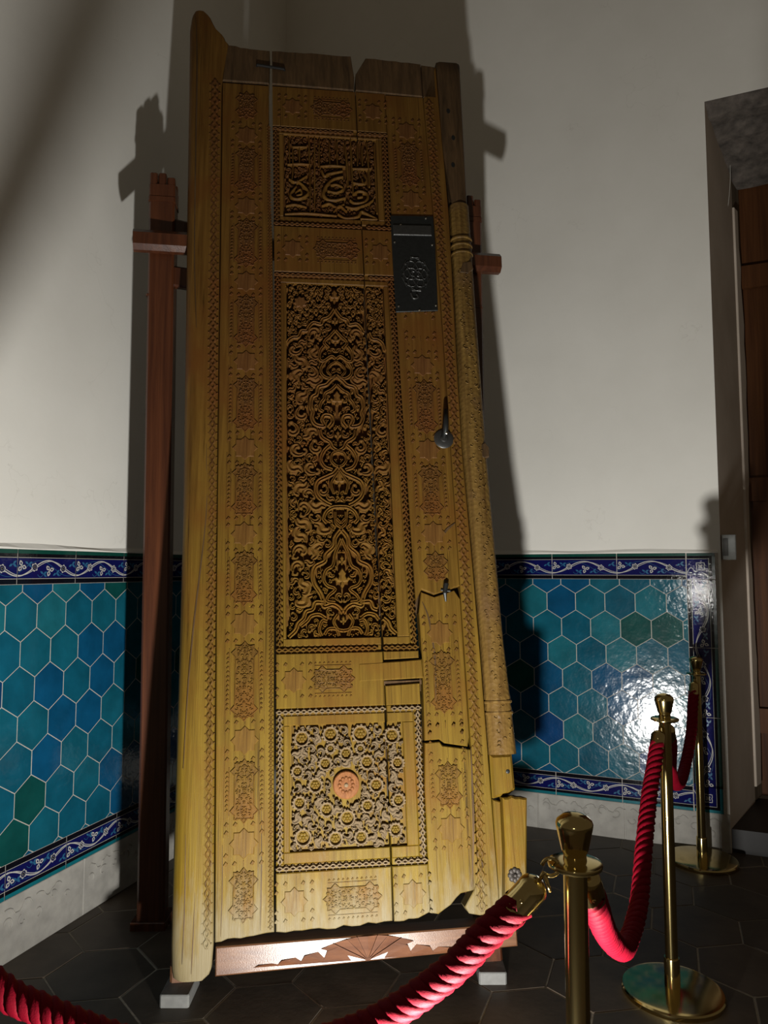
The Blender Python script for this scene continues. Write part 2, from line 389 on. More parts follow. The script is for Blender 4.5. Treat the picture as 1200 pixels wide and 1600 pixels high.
def dado(wall, x0, x1, xe, ztop, ztb, zbt, zbb, edges, rowz, tile_l, jtop, seed, colw, right=False, P_=.153, RP=.1385):
    mb = MB(); mb.box(x0, xe, -.0088, 0, zbb, ztop); mb.build('dado_bed', M['grout'], wall)
    r = random.Random(seed); S = P_/math.sqrt(3)
    base = []
    tall = RP-.5*S                                             # tiles slightly taller than regular
    def hexo(cx, cz, d=0):
        hx = P_/2-d; q = .5*S-d*.25; t = tall-d*1.1
        return [(cx+hx, cz-q), (cx+hx, cz+q), (cx, cz+t), (cx-hx, cz+q), (cx-hx, cz-q), (cx, cz-t)]
    for m in GL:
        mb = MB(); mb.prism(hexo(0, 0, .0021), 0, 0.0056, 0); mb.xf(to_wall); base.append(mb.mesh('hex_tile', m))
    for row in range(-1, 9):
        cz = rowz-RP*row
        k0 = int((x0-edges)/P_)-2
        for k in range(k0, k0+40):
            cx = edges+P_*(k+.5)+(P_/2 if row % 2 else 0)
            full = hexo(cx, cz, .0021)
            cp = clip_poly(full, x0+.001, x1-.002, zbt+.002, ztb-.002)
            if len(cp) < 3: continue
            xs = [q[0] for q in cp]; zs = [q[1] for q in cp]
            if max(xs)-min(xs) < .012 or max(zs)-min(zs) < .008: continue
            ci = r.choices(range(6), colw)[0]
            if len(cp) == 6 and max(zs)-min(zs) > 2*tall-.01 and max(xs)-min(xs) > P_-.01:
                o = link('hex_tile', base[ci], wall, loc=(cx, -.004, cz))
                o.rotation_euler = (r.uniform(-.006, .006), 0, r.uniform(-.006, .006))
            else:
                mb = MB(); mb.prism([(a-cx, b-cz) for a, b in cp], 0, .0056, 0); mb.xf(to_wall)
                mb.build('hex_tile', GL[ci], wall, loc=(cx, -.004, cz))
    H = ztop-ztb; Hb = zbt-zbb
    mt = border_mesh(tile_l, H, 4); mt.xf(to_wall); met = mt.mesh('border_tile', BM+[M['glaze_green']])
    mt2 = border_mesh(tile_l, Hb, 4, up=False); mt2.xf(to_wall); meb = mt2.mesh('border_tile', BM+[M['glaze_turquoise']])
    k = 0
    x = jtop
    while x-tile_l > x0-tile_l*.9: x -= tile_l
    while x < x1-.01:
        if x+tile_l <= x1+.02:
            link('border_tile', met, wall, loc=(x, -.004, ztb)); link('border_tile', meb, wall, loc=(x, -.004, zbb))
        x += tile_l
    if right:
        n = 3; Lv = (ztb-zbt)/n; mv = border_mesh(Lv, H, 4); mv.xf(lambda a, b, h: (b, -h, a)); mev = mv.mesh('border_tile', BM+[M['glaze_green']])
        for i in range(n): link('border_tile', mev, wall, loc=(x1, -.004, zbt+Lv*i))
        mc = corner_mesh(H, 4); mc.xf(to_wall); link('corner_tile', mc.mesh('corner_tile', BM+[M['glaze_green']]), wall, loc=(x1, -.004, ztb))
        mc = corner_mesh(H, 4); mc.xf(lambda a, b, h: (a, -h, H-b)); link('corner_tile', mc.mesh('corner_tile', BM+[M['glaze_turquoise']]), wall, loc=(x1, -.004, zbb))
        mb = MB(); mb.box(x1+H+.001, x1+H+.012, -.0085, 0, zbb, ztop-.003); mb.build('edge_tile', M['glaze_turquoise'], wall)
    # plaster lip above the tiles
    mb = MB(); n = 40; xs = np.linspace(x0, xe, n)
    vs = []
    for x in xs: vs += [(x, 0, ztop+.02+.004*math.sin(x*9)), (x, -.010, ztop+.006+.003*math.sin(x*13)), (x, -.010, ztop-.001), (x, 0, ztop-.001)]
    mb.add(vs, [(i*4+j, i*4+j+1, (i+1)*4+j+1, (i+1)*4+j) for i in range(n-1) for j in range(3)])
    mb.build('plaster_lip', M['plaster'], wall)
dado(wall_right, -1.62, .392, .545, 1.512, 1.374, .312, .190, -.498, 1.247, .349, -.309+.349*2, 11, (6, 6, 5, .4, 1.2, 2), True, .157, .1405)
dado(wall_left, 1.25, 4.2, 4.38, 1.500, 1.368, .352, .228, 2.139, 1.245, .306, 2.186, 5, (5, 5, 5, 3, 3, 2))
# carved stone plinth below the tiles, block by block
def plinth(wall, x0, x1, H, bl, seed, phase):
    r = random.Random(seed); x = x0+phase
    x = x0
    first = True
    while x < x1-.02:
        xe = min(x+(phase if first else bl), x1); first = False
        mb = MB(); mb.prism([(x+.001, 0), (xe-.001, 0), (xe-.001, H), (x+.001, H)], -.02, .009, .003)
        wd = xe-x
        for k in range(int(wd/.075)):
            cx = x+.04+k*.075; cz = H*r.uniform(.45, .7); R0 = r.uniform(.016, .028)
            t = np.linspace(0, 4.2, 14); s0 = r.uniform(0, 6)
            if cx+R0 < xe-.005:
                mb.strip([(cx+R0*(1-.17*a)*math.cos(a+s0), cz+R0*(1-.17*a)*math.sin(a+s0)) for a in t], .0032, .0085, .005, 'round')
        for k in range(int(wd/.15)):
            cx = x+.03+k*.15; t = np.linspace(0, 1, 12)
            if cx+.13 < xe: mb.strip([(cx+.13*a, H*.78+.016*math.sin(a*9+r.random())) for a in t], .003, .0085, .0048, 'round')
        mb.xf(to_wall); mb.build('plinth_block', M['plinth_stone'], wall); x = xe
plinth(wall_right, -2.08, ENDR, .190, .46, 4, .29)
plinth(wall_left, .95, 4.385, .228, .44, 6, .33)

# ---- doorway beside the right wall
E0 = Vector((PR[0]+math.cos(AR)*ENDR, PR[1]+math.sin(AR)*ENDR)); E1 = Vector((2.10, 4.28)); E2 = Vector((2.19, 4.38))
dRv = Vector((math.cos(AR), math.sin(AR)))
def quadwall(name, mat, A, B, th, z0, zA, zB, **kw):
    d = (B-A).normalized(); n = Vector((-d.y, d.x)); mb = MB()
    P = [A, B, B+n*th, A+n*th]
    vs = [(q.x, q.y, z0) for q in P]+[(P[0].x, P[0].y, zA), (P[1].x, P[1].y, zB), (P[2].x, P[2].y, zB), (P[3].x, P[3].y, zA)]
    mb.add(vs, [(0, 3, 2, 1), (4, 5, 6, 7), (0, 1, 5, 4), (1, 2, 6, 5), (2, 3, 7, 6), (3, 0, 4, 7)])
    return mb.build(name, mat, **kw)
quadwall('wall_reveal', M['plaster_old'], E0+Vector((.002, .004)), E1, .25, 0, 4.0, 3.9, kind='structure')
t1 = quadwall('trim_1', M['old_timber'], E1, E2, .2, .12, 3.97, 3.94, kind='structure')
# peeled plaster strips still clinging to the timber
r = random.Random(9); d = (E2-E1).normalized(); n_ = Vector((d.y, -d.x))
pts = []
zz = np.linspace(.2, 3.6, 30)
poly = [(0, z) for z in zz]+[(.085+.02*math.sin(z*3)+r.uniform(-.012, .012), z) for z in zz[::-1]]
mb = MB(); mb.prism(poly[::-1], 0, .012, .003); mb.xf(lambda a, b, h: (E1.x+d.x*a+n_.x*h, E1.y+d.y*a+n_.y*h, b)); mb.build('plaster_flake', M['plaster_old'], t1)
# lintel with its rough soffit
L0, L1 = E0+dRv*.0, E0+dRv*1.6; nb = Vector((-math.sin(AR), math.cos(AR)))
mb = MB()
nx, ny = 26, 9; vs = []
r = random.Random(2)
for j in range(ny):
    for i in range(nx):
        q = L0+dRv*(-.25*j/(ny-1)*0+1.6*i/(nx-1))+nb*(.66*j/(ny-1)); z = 3.97-.20*(j/(ny-1))-(0 if j in (0,) else r.uniform(0, .016)+.012*(j % 2))
        vs.append((q.x, q.y, z))
mb.add(vs, [(j*nx+i, j*nx+i+1, (j+1)*nx+i+1, (j+1)*nx+i) for j in range(ny-1) for i in range(nx-1)])
q = [L0, L1, L1+nb*.62, L0+nb*.62]
mb.add([(a.x, a.y, 4.3) for a in q], [(0, 1, 2, 3)])
mb.build('trim_2', M['brick_dark'], kind='structure')
# plank door set back in the opening
mb = MB(); D0 = E2+Vector((-.02, .02)); dd = Vector((math.cos(AR), math.sin(AR)))
door1 = link('door_1', None, kind='structure')
for i in range(6):
    A = D0+dd*(.21*i); B = D0+dd*(.21*(i+1)-.004)
    quadwall('door_plank', M['doorway_wood'], A, B, .05, .12, 3.95, 3.95, parent=door1)
for zc in (.55, 1.9, 3.2):
    A = D0+dd*.0-nb*.035; B = D0+dd*1.25-nb*.035
    q = quadwall('door_batten', M['doorway_wood'], A, B, .03, zc-.07, zc+.07, zc+.07, parent=door1)
# threshold: dark stone step with a pale marble edge
quadwall('trim_3', M['dark_stone'], E0+Vector((.0, .02)), E0+dRv*1.5+Vector((0, .02)), .62, 0, .115, .115, kind='structure')
mb = MB(); mb.box(0, .2, 0, .05, 0, .03); o = mb.build('trim_4', M['plinth_stone'], kind='structure'); o.location = (2.12, 4.0, .115); o.rotation_euler = (0, 0, AR)
# small grey box on the jamb and a thread hanging from the lintel
mb = MB()
def rbox(mb, x0, x1, y0, y1, z0, z1, b, mat=0): mb.prism([(x0+b, y0), (x1-b, y0), (x1, y0+b), (x1, y1-b), (x1-b, y1), (x0+b, y1), (x0, y1-b), (x0, y0+b)], z0, z1, b*.6, mat)
bx = link('alarm_box', None, label='small grey metal box on the edge of the doorway jamb', cat='box')
bx.location = (E0.x+.004, E0.y-.004, 1.475); bx.rotation_euler = (0, 0, AR)
mb = MB(); rbox(mb, .002, .068, -.012, .03, 0, .13, .004); mb.build('housing', M['grey_metal'], bx)
mb = MB(); rbox(mb, .006, .03, -.018, -.012, .02, .11, .002); mb.build('cover', M['lead'], bx)
pts = smooth_path([(2.06, 4.20, 3.90), (2.055, 4.20, 3.72), (2.03, 4.20, 3.52), (2.005, 4.2, 3.36)], 5)
mb = MB(); mb.tube(pts, .0015, 5); mb.build('thread', M['thread'], label='thin pale thread hanging below the dark lintel', cat='thread')

# ================================================================ THE CARVED DOOR
# local frame: x = u across the leaf, y = v up the leaf, z = w out of its face
DO = Vector((-.559, 2.53, .193)); EX = Vector((.9919, .1263, .0110)); EY = Vector((-.0340, .1880, .9816))
EX.normalize(); EY = (EY-EX*EY.dot(EX)).normalized(); EZ = EX.cross(EY)
DM = Matrix(((EX.x, EY.x, EZ.x, DO.x), (EX.y, EY.y, EZ.y, DO.y), (EX.z, EY.z, EZ.z, DO.z), (0, 0, 0, 1)))
door = link('carved_door', None, label='tall carved antique wooden door leaf leaning on its stand', cat='door')
door.matrix_world = DM
TH = .065
E0t = [(-.2, .002), (0, 0), (1.23, -.025), (3.5, -.055), (3.8, -.06)]
C1t = [(-.2, .203), (0, .201), (1.74, .195), (3.67, .168), (3.8, .166)]
CKt = [(-.2, .600), (0, .598), (.75, .596), (1.74, .58), (2.82, .562), (3.8, .548)]
CRt = [(-.2, .727), (0, .725), (.93, .727), (2.4, .697), (3.8, .690)]
RBt = [(-.2, .906), (.6, .904), (1.9, .898), (2.4, .896), (3.5, .872), (3.8, .868)]
GKt = [(0, .0022), (.2, .003), (.75, .0045), (1.7, .0045), (2.2, .0028), (2.6, .0018)]
gk = lambda v: ip(v, GKt)
e0 = lambda v: ip(v, E0t); c1 = lambda v: ip(v, C1t); ck = lambda v: ip(v, CKt); cr = lambda v: ip(v, CRt); rb = lambda v: ip(v, RBt)
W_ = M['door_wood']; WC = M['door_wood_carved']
def edge(fn, v0, v1, off=0, step=.35):
    n = max(2, int(abs(v1-v0)/step)+2); return [(fn(v)+off, v) for v in np.linspace(v0, v1, n)]
def jag(p0, p1, amp, n, seed):
    r = random.Random(seed); P0, P1 = np.array(p0), np.array(p1); t = (P1-P0); nn = np.array((-t[1], t[0]))/np.linalg.norm(t)
    return [tuple(P0+t*k/n+nn*r.uniform(-amp, amp)) for k in range(1, n)]
def board(name, poly, wf=0, wb=-TH, bev=.003, mat=None, parent=door, **kw):
    mb = MB(); mb.prism(poly, wb, wf, bev); return mb.build(name, mat or W_, parent, **kw)
def boards_lr(name, v0, v1, wf=0, u0=None, u1=None, mat=None, bev=.0025, g=.0022, parent=door, bot=None):
    """a rail or panel ground, split in two planks by the long crack"""
    L0 = u0 or (lambda v: c1(v)); R0 = u1 or (lambda v: cr(v)-.001)
    a = board(name, (bot or [])+([(L0(v0), v0)] if not bot else [])+[(ck(v0)-gk(v0), v0)][:0 if bot else 1]+edge(lambda v: ck(v)-gk(v), v0, v1)[1:]+edge(L0, v1, v0)[:-1], wf, -TH, bev, mat, parent)
    b = board(name, [(ck(v0)+gk(v0), v0)]+edge(R0, v0, v1)+edge(lambda v: ck(v)+gk(v), v1, v0)[:-1], wf, -TH, bev, mat, parent)
    return a, b
# --- left star board
bl = [(e0(0)+.002, .004)]+jag((.0, .006), (.19, .02), .004, 9, 1)+[(c1(.02)-.006, .022)]
star_l = board('stile_board', bl+edge(lambda v: c1(v)-.008-ip(v, [(2.75, 0), (2.9, .009), (3.6, .009)]), .022, 3.505, 0, .1)[1:]+edge(lambda v: e0(v)+.0015, 3.505, .004)[:-1])
# --- right star board, broken off at the foot
br = [(.728, .045), (.755, .04), (.775, .052), (.80, .066), (.822, .088), (.838, .10)]
star_r = board('stile_board', br+edge(rb, .11, .575)+[(.80, .592), (.79, .606), (.735, .604)]+[(cr(.5)+.001, .45), (cr(.2)+.001, .2)], -.004)
star_r2 = board('stile_board', [(.736, .612), (.79, .614), (.81, .60), (.895, .585)]+edge(rb, .62, 1.13)+[(.88, 1.165), (.80, 1.14), (.75, 1.16), (.737, 1.08), (.742, .9)], -.010)
star_r3 = board('stile_board', [(cr(1.15)+.002, 1.12), (.75, 1.168), (.80, 1.148), (.88, 1.173)]+edge(rb, 1.18, 3.5)+edge(lambda v: cr(v)+.001, 3.5, 1.2)[:-1])
# --- centre rails
PAN = [(2.762, 3.285), (.937, 2.537), (.20, .742)]
CRV = [((.222, .640), (2.815, 3.248)), ((.235, .650), (.991, 2.488)), ((.247, .657), (.262, .682))]
def rail(v0, v1): return boards_lr('rail_board', v0, v1)
rail(3.285, 3.505); rail(2.537, 2.762)
# middle rail with the long slot of a lost repair
board('rail_board', [(c1(.742), .742), (ck(.742)-.002, .742)]+edge(ck, .742, .937, -.002)[1:]+[(c1(.937), .937)])
board('rail_board', [(ck(.742)+.002, .742), (cr(.742), .742), (cr(.8), .818), (ck(.8)+.002, .812)], -.002)
board('repair_plank', [(.500, .828), (.742, .836), (.738, .905), (.66, .9), (.50, .894)], .002, -.05, .004)
board('rail_board', [(ck(.9)+.002, .906), (cr(.9), .91), (cr(.937), .937), (ck(.937)+.002, .937)])
mb = MB(); mb.box(.505, .735, .813, .828, -.03, -.012); mb.build('slot', M['door_wood_dark'], door)
# bottom rail, gnawed along its foot
board('rail_board', [(c1(0), .022)]+jag((.205, .02), (.594, .027), .005, 14, 3)+[(.594, .03), (ck(.2)-.002, .2), (c1(.2), .2)])
board('rail_board', [(.6, .028)]+jag((.6, .028), (.70, .04), .006, 6, 4)+[(.726, .05), (cr(.2), .2), (ck(.2)+.002, .2)])
# top rail with its notch
dark_wood = M['door_wood_dark']  # darker wood for the top rail and stile head
board('top_rail', [(e0(3.51)+.002, 3.512), (c1(3.51)-.015, 3.512), (c1(3.7)-.010, 3.700)]+jag((.155, 3.70), (-.02, 3.712), .004, 8, 5)+[(-.038, 3.715)], .006, -TH, .003, dark_wood)
board('top_rail', [(c1(3.51), 3.512), (.545, 3.508), (.548, 3.585), (.535, 3.705)]+jag((.535, 3.705), (.17, 3.702), .003, 10, 6)+[(c1(3.7), 3.70)], .006, -TH, .003, dark_wood)
board('top_rail', [(.552, 3.508), (.868, 3.50), (.868, 3.69)]+jag((.868, 3.69), (.62, 3.70), .003, 8, 7)+[(.605, 3.70), (.585, 3.66), (.555, 3.60)], .006, -TH, .003, dark_wood)
board('top_rail', [(.872, 3.50), (.936, 3.50), (.936, 3.685), (.872, 3.69)], .002, -TH, .004, dark_wood)
# iron staple across the split of the top rail
mb = MB(); mb.tube([(.10, 3.605, .006), (.10, 3.605, .013), (.225, 3.592, .013), (.225, 3.592, .006)], .006, 6); mb.build('iron_staple', M['iron_dark'], door)
# --- panel frames and sunk grounds
GZ = (-.024, -.036, -.022)
gmat = (M['door_wood_carved'], M['door_wood_carved'], W_)
panels = []
for i, ((v0, v1), ((a0, a1), (b0, b1))) in enumerate(zip(PAN, CRV)):
    mL = (lambda v: c1(v)); mw = .026
    # flat frame between moulding and carving
    fl = lambda v: c1(v)+mw; fr = lambda v: cr(v)-mw-.002
    for (lo, hi, ua, ub) in ((v0+mw, b0, fl, fr), (b1, v1-mw, fl, fr)):
        boards_lr('frame_slip', lo, hi, -.006, ua, ub)
    board('frame_slip', [(fl(b0), b0), (a0, b0), (a0, b1), (fl(b1), b1)], -.006)
    board('frame_slip', [(a1, b0), (fr(b0), b0), (fr(b1), b1), (a1, b1)], -.006)
    boards_lr('mould_ground', v0, v0+mw, -.011); boards_lr('mould_ground', v1-mw, v1, -.011)
    board('mould_ground', edge(c1, v0+mw, v1-mw)[::-1]+edge(fl, v0+mw, v1-mw), -.011); board('mould_ground', edge(fr, v0+mw, v1-mw)[::-1]+edge(lambda v: cr(v)-.002, v0+mw, v1-mw), -.011)
    g = link('carved_panel', None, door); g.location = (0, 0, 0)
    boards_lr('panel_ground', b0-.004, b1+.004, GZ[i], lambda v, a=a0: a-.004, lambda v, a=a1: a+.004, gmat[i], parent=g)
    panels.append(g)
def ckclear(u, v, m): return abs(u-ck(v)) > m
# --- running scroll mouldings
def guilloche(mb, P0, P1, width, z0, h, seed=0, skip=None):
    P0, P1 = Vector(P0), Vector(P1); d = P1-P0; Lg = d.length; d.normalize(); n = Vector((-d.y, d.x))
    per = width*.86; N = max(1, round(Lg/per)); per = Lg/N; A = width*.27; r = random.Random(seed)
    for k in range(N):
        c = P0+d*(per*(k+.5))
        if skip and skip(c): continue
        sg = 1 if k % 2 else -1
        t = np.linspace(0, 1, 8)
        for s2 in (1, -1):
            pts = []
            for a in t:
                x = (a-.5)*per*1.05; y = s2*A*math.cos(math.pi*(a-.5))*1.15-(s2*A*.35)
                q = c+d*x+n*y; pts.append((q.x, q.y))
            mb.strip(pts, [width*.07+width*.075*math.sin(math.pi*a) for a in t], z0, h, 'round', caps=False)
        q = c+d*per*.5; mb.dome(q.x, q.y, width*.17, z0, h*1.1, 6)
        for s2 in (1, -1):
            q = c+n*s2*width*.42; mb.dome(q.x, q.y, width*.10, z0, h*.8, 5)
for i, ((v0, v1), ((a0, a1), (b0, b1))) in enumerate(zip(PAN, CRV)):
    mw = .026; o_ = mw/2; m_ = [M['door_wood_carved'], M['door_wood_carved'], M['door_wood_silvered']][i]
    for (p, q) in (((c1(v0), v0+o_), (cr(v0), v0+o_)), ((c1(v1), v1-o_), (cr(v1), v1-o_)), ((c1(v0)+o_, v0+mw), (c1(v1)+o_, v1-mw)), ((cr(v0)-o_, v0+mw), (cr(v1)-o_, v1-mw))):
        mb = MB(); guilloche(mb, p, q, mw, -.011, .012, skip=lambda c: not ckclear(c.x, c.y, .012)); mb.build('scroll_moulding', m_, door, kind='stuff')
# along the left board's inner edge
for a, b in ((.03, 3.28),):
    n = 8; vv = np.linspace(a, b, n)
    for k in range(n-1):
        mb = MB(); guilloche(mb, (c1(vv[k])-.018, vv[k]), (c1(vv[k+1])-.018, vv[k+1]), .018, -.001, .0045); mb.build('scroll_moulding', WC, star_l, kind='stuff')
# --- the left pivot stile, turned at both ends, slightly out of true
def loft(rows, mat, name, parent, **kw):
    mb = MB(); n = len(rows[0]); vs = [q for r_ in rows for q in r_]
    fs = [(i*n+k, i*n+(k+1) % n, (i+1)*n+(k+1) % n, (i+1)*n+k) for i in range(len(rows)-1) for k in range(n)]
    fs.append(tuple(range(n))[::-1]); fs.append(tuple((len(rows)-1)*n+k for k in range(n)))
    mb.add(vs, fs); return mb.build(name, mat, parent, smooth=True, auto=40, **kw)
LEt = [(-.102, -.118), (-.095, -.134), (-.07, -.139), (0, -.143), (1.477, -.158), (3.815, -.213), (3.86, -.207), (3.885, -.200), (3.895, -.190)]
REt = [(-.102, -.035), (-.085, -.014), (-.07, -.008), (0, -.003), (1.23, -.0265), (3.5, -.057), (3.715, -.030), (3.735, -.045), (3.765, -.055), (3.785, -.082), (3.83, -.104), (3.87, -.120), (3.895, -.145)]
rows = []
for v in [-.102, -.095, -.085, -.07, -.05, -.02, 0]+list(np.linspace(.1, 3.7, 48))+[3.715, 3.725, 3.735, 3.75, 3.77, 3.80, 3.83, 3.86, 3.88, 3.895]:
    l, rr = ip(v, LEt), ip(v, REt); f = .010+.002*math.sin(v*5); bk = -.095; w_ = rr-l
    rad = min(.045, w_*.42); row = [(rr, v, bk), (rr, v, f-.004), (rr-.004, v, f)]
    row += [(l+w_*.62, v, f+.0015), (l+w_*.42, v, f+.001)]
    for k in range(6):
        a = math.pi/2+k/5*math.pi/2; row.append((l+rad+rad*math.cos(a), v, f-rad+rad*math.sin(a)))
    row += [(l, v, bk+.02), (l+.02, v, bk)]
    rows.append(row)
pivot = loft(rows, W_, 'pivot_stile', door)
# its carved border and its long crack
vv = np.linspace(-.01, 3.5, 14)
mo = lambda v: ip(v, [(0, -.024), (.07, -.022), (1.477, -.046), (3.3, -.083), (3.6, -.086)])
for k in range(13):
    a, b = vv[k], vv[k+1]; wd = ip((a+b)/2, [(0, .036), (1.5, .036), (3.4, .05)])
    mb = MB(); P = [(mo(a), a), (mo(b), b)]
    guilloche(mb, P[0], P[1], wd, .009, .0055); mb.build('scroll_moulding', WC, pivot, kind='stuff')
def crack(name, pts, wid, z, parent, deep=.004):
    mb = MB(); n = len(pts); mb.strip(smooth_path(pts, 4), [wid*(.25+.75*math.sin(math.pi*min(1, max(0, i/((n-1)*4))))) for i in range((n-1)*4+1)], z, .0006, 'flat', caps=False)
    return mb.build(name, M['door_wood_dark'], parent)
crack('split', [(-.185, 3.875), (-.175, 3.75), (-.165, 3.5), (-.158, 3.1), (-.147, 2.6), (-.128, 2.25)], .003, .0122, pivot)
crack('split', [(-.075, 1.75), (-.066, 1.5), (-.078, 1.3), (-.095, 1.1), (-.105, .95), (-.112, .8), (-.118, .55)], .0026, .0124, pivot)
# --- right stile: flat fillet, half-round carved column, plain head, broken foot
fil_l = lambda v: rb(v)+.001
n = 24; vsf = np.linspace(.07, 3.50, n)
fillet = board('fillet_board', [(.848, .058), (.862, .036), (.90, .028), (.945, .032), (.968, .036)]+[(ip(v, [(0, .972), (1, .962), (1.8, .945), (2.9, .958), (3.6, .942)]), v) for v in np.linspace(.1, 3.68, 14)]+[(.937, 3.68)]+edge(fil_l, 3.49, .16)+[(.885, .11)], .002)
vv = np.linspace(.04, 3.48, 14)
ml = lambda v: ip(v, [(0, .905), (.6, .928), (1.9, .921), (2.4, .919), (3.5, .897)])
for k in range(13):
    mb = MB(); guilloche(mb, (ml(vv[k]), vv[k]), (ml(vv[k+1]), vv[k+1]), .040, .001, .0055, seed=k); mb.build('scroll_moulding', WC, fillet, kind='stuff')
def halfround(l, r_, v, base=-.02, bulge=1.0):
    c = (l+r_)/2; R_ = (r_-l)/2; row = []
    for k in range(13):
        a = math.pi*k/12; row.append((c+R_*math.cos(a), v, base+R_*bulge*math.sin(a)))
    row += [(l, v, -.085), (r_, v, -.085)]; return row
COLl = [(.553, .974), (.97, .972), (1.75, .949), (2.915, .966)]; COLr = [(.553, 1.077), (.70, 1.072), (.97, 1.06), (1.75, 1.049), (2.40, 1.050), (2.915, 1.054)]
rows = []
for v in np.linspace(.553, 2.915, 110):
    k = 1+(.05 if abs(v-2.70) < .012 or abs(v-2.66) < .010 or abs(v-.74) < .012 or abs(v-.70) < .01 else 0)
    l, r_ = ip(v, COLl), ip(v, COLr); c = (l+r_)/2; rows.append(halfround(c-(c-l)*k, c+(r_-c)*k, v, -.015, k*.8))
m, nt, N, L, bs = newmat('door_wood_column')
v_ = mapping(N, L, (1, 1, 1)); vo = nd(N, 'ShaderNodeTexVoronoi'); vo.inputs['Scale'].default_value = 62; L.new(v_, vo.inputs['Vector'])
f = noise(N, L, v_, 40, 5); g_ = noise(N, L, mapping(N, L, (55, 2.2, 55)), 1, 6)
colr = ramp(N, L, g_, [(.3, (.085, .044, .011)), (.7, (.19, .112, .028))])
bl_ = ramp(N, L, noise(N, L, v_, 5, 5), [(.55, (0, 0, 0)), (.75, (1, 1, 1))])
L.new(mixc(N, L, bl_, colr, (.12, .066, .028)), bs.inputs['Base Color']); bs.inputs['Roughness'].default_value = .5; bs.inputs['Specular IOR Level'].default_value = .18
ad = nd(N, 'ShaderNodeMath', operation='ADD'); L.new(vo.outputs['Distance'], ad.inputs[0]); L.new(f, ad.inputs[1]); bump(N, L, bs, ad.outputs[0], .45, .004)
column = loft(rows, m, 'column', door)
# carved scrolls on the column's face
r = random.Random(21); mb = MB()
for k in range(150):
    v = .58+2.0*k/150; l, r_ = ip(v, COLl), ip(v, COLr); c = (l+r_)/2; R_ = (r_-l)/2
    a0 = r.uniform(-.55, .55); x0 = c+R_*a0; sg = r.choice((1, -1)); t = np.linspace(0, 4, 8); s = r.uniform(.006, .010); ph = r.uniform(0, 6)
    pts = [(x0+s*(1-.2*a)*math.cos(a*sg+ph), v+s*(1-.2*a)*math.sin(a*sg+ph)) for a in t]
    z = -.015+.8*math.sqrt(max(0, R_*R_-(x0-c)**2)); mb.strip(pts, .0022, z-.001, .004, 'round', caps=False)
mb.build('column_scrolls', m, column, kind='stuff')
for v in (2.70, 2.66, 2.735, .74, .70):
    l, r_ = ip(v, COLl), ip(v, COLr); c = (l+r_)/2; R_ = (r_-l)/2; mb = MB()
    mb.tube([(c+R_*1.01*math.cos(math.pi*k/12), v, -.015+R_*.82*math.sin(math.pi*k/12)) for k in range(13)], .006, 6); mb.build('column_ring', m, column)
mb = MB(); mb.prism([(1.012, 1.71), (1.030, 1.70), (1.052, 1.705), (1.054, 1.745), (1.04, 1.765), (1.018, 1.755)], .0, .020, .002); mb.build('burnt_knot', M['door_wood_dark'], column)
mb = MB(); mb.prism([(.985, 2.555), (1.02, 2.55), (1.045, 2.575), (1.04, 2.61), (1.0, 2.605)], .0, .022, .002); mb.build('burnt_knot', M['door_wood_dark'], column)
rows = []
for v in [2.917]+list(np.linspace(2.95, 3.70, 12))+[3.712]:
    l, r_ = ip(v, [(2.9, .972), (3.2, .945), (3.7, .941)]), ip(v, [(2.9, 1.046), (3.7, 1.062)]); z = .012 if v < 3.71 else .006
    rows.append([(r_, v, -.08), (r_, v, z-.018), (r_-.006, v, z-.006), (r_-.02, v, z), (l+.02, v, z), (l+.004, v, z-.008), (l, v, -.08)])
head = loft(rows, dark_wood, 'stile_head', door)
mb = MB()
for (u, v) in ((.985, 3.42), (1.0, 3.27), (.99, 3.12)): mb.prism([(u+.009*math.cos(a), v+.014*math.sin(a)) for a in np.linspace(0, 2*math.pi, 10)[:-1]], .011, .0128)
mb.build('nail_holes', M['iron'], head)
board('broken_core', [(.976, .40), (1.045, .415), (1.064, .43), (1.062, .552), (.978, .552)], -.012, -.075, .01)
board('stile_foot', [(.99, .06)]+jag((.99, .06), (1.06, .075), .004, 4, 9)+[(1.068, .09), (1.098, .40)]+jag((1.098, .40), (1.012, .41), .006, 6, 10)+[(1.008, .405), (1.004, .25)], .012, -.07, .006)
board('splinter', [(.974, .05), (.986, .06), (1.0, .22), (1.005, .39), (.975, .40)], -.012, -.07, .004)
crack('split', [(.875, .12), (.893, .3), (.899, .45), (.903, .58)], .004, .0075, fillet)

# --- battens across the back
for v0, v1 in ((.30, .42), (.55, .66), (.79, .92), (1.08, 1.22), (2.30, 2.42)):
    board('back_batten', [(.215, v0), (.90, v0), (.90, v1), (.215, v1)], -.066, -.092, .003, M['door_wood_dark'])
# --- stars, cartouches and chip-carved fields on the boards
def star8(r, ri, rot=0): return [((r if k % 2 == 0 else ri)*math.cos(rot+k*math.pi/8), (r if k % 2 == 0 else ri)*math.sin(rot+k*math.pi/8)) for k in range(16)]
mb = MB(); mb.prism(star8(.050, .0385, 0), 0, .0035, .002); star_me = mb.mesh('star', M['door_wood_rosy'])
def chips(mb, pts, s, z, h=.003):
    for (u, v) in pts: mb.prism([(u-s, v-s*.5), (u+s*.2, v-s), (u+s, v+s*.2), (u, v+s)], z, z+h, .0012)
def cart_poly(h, w=.036):
    y = h/2
    q = [(w*.55, -y+.022), (w*1.25, -y+.034), (w, -y+.052)]
    right = [(0, -y), (w*.35, -y+.016), (w*.95, -y+.014), (w*.9, -y+.026), (w*1.32, -y+.040), (w*.92, -y+.056)]
    up = [(a, -b) for a, b in right[1:][::-1]]
    rt = right+up+[(0, y)]
    return rt+[(-a, b) for a, b in rt[1:-1][::-1]]
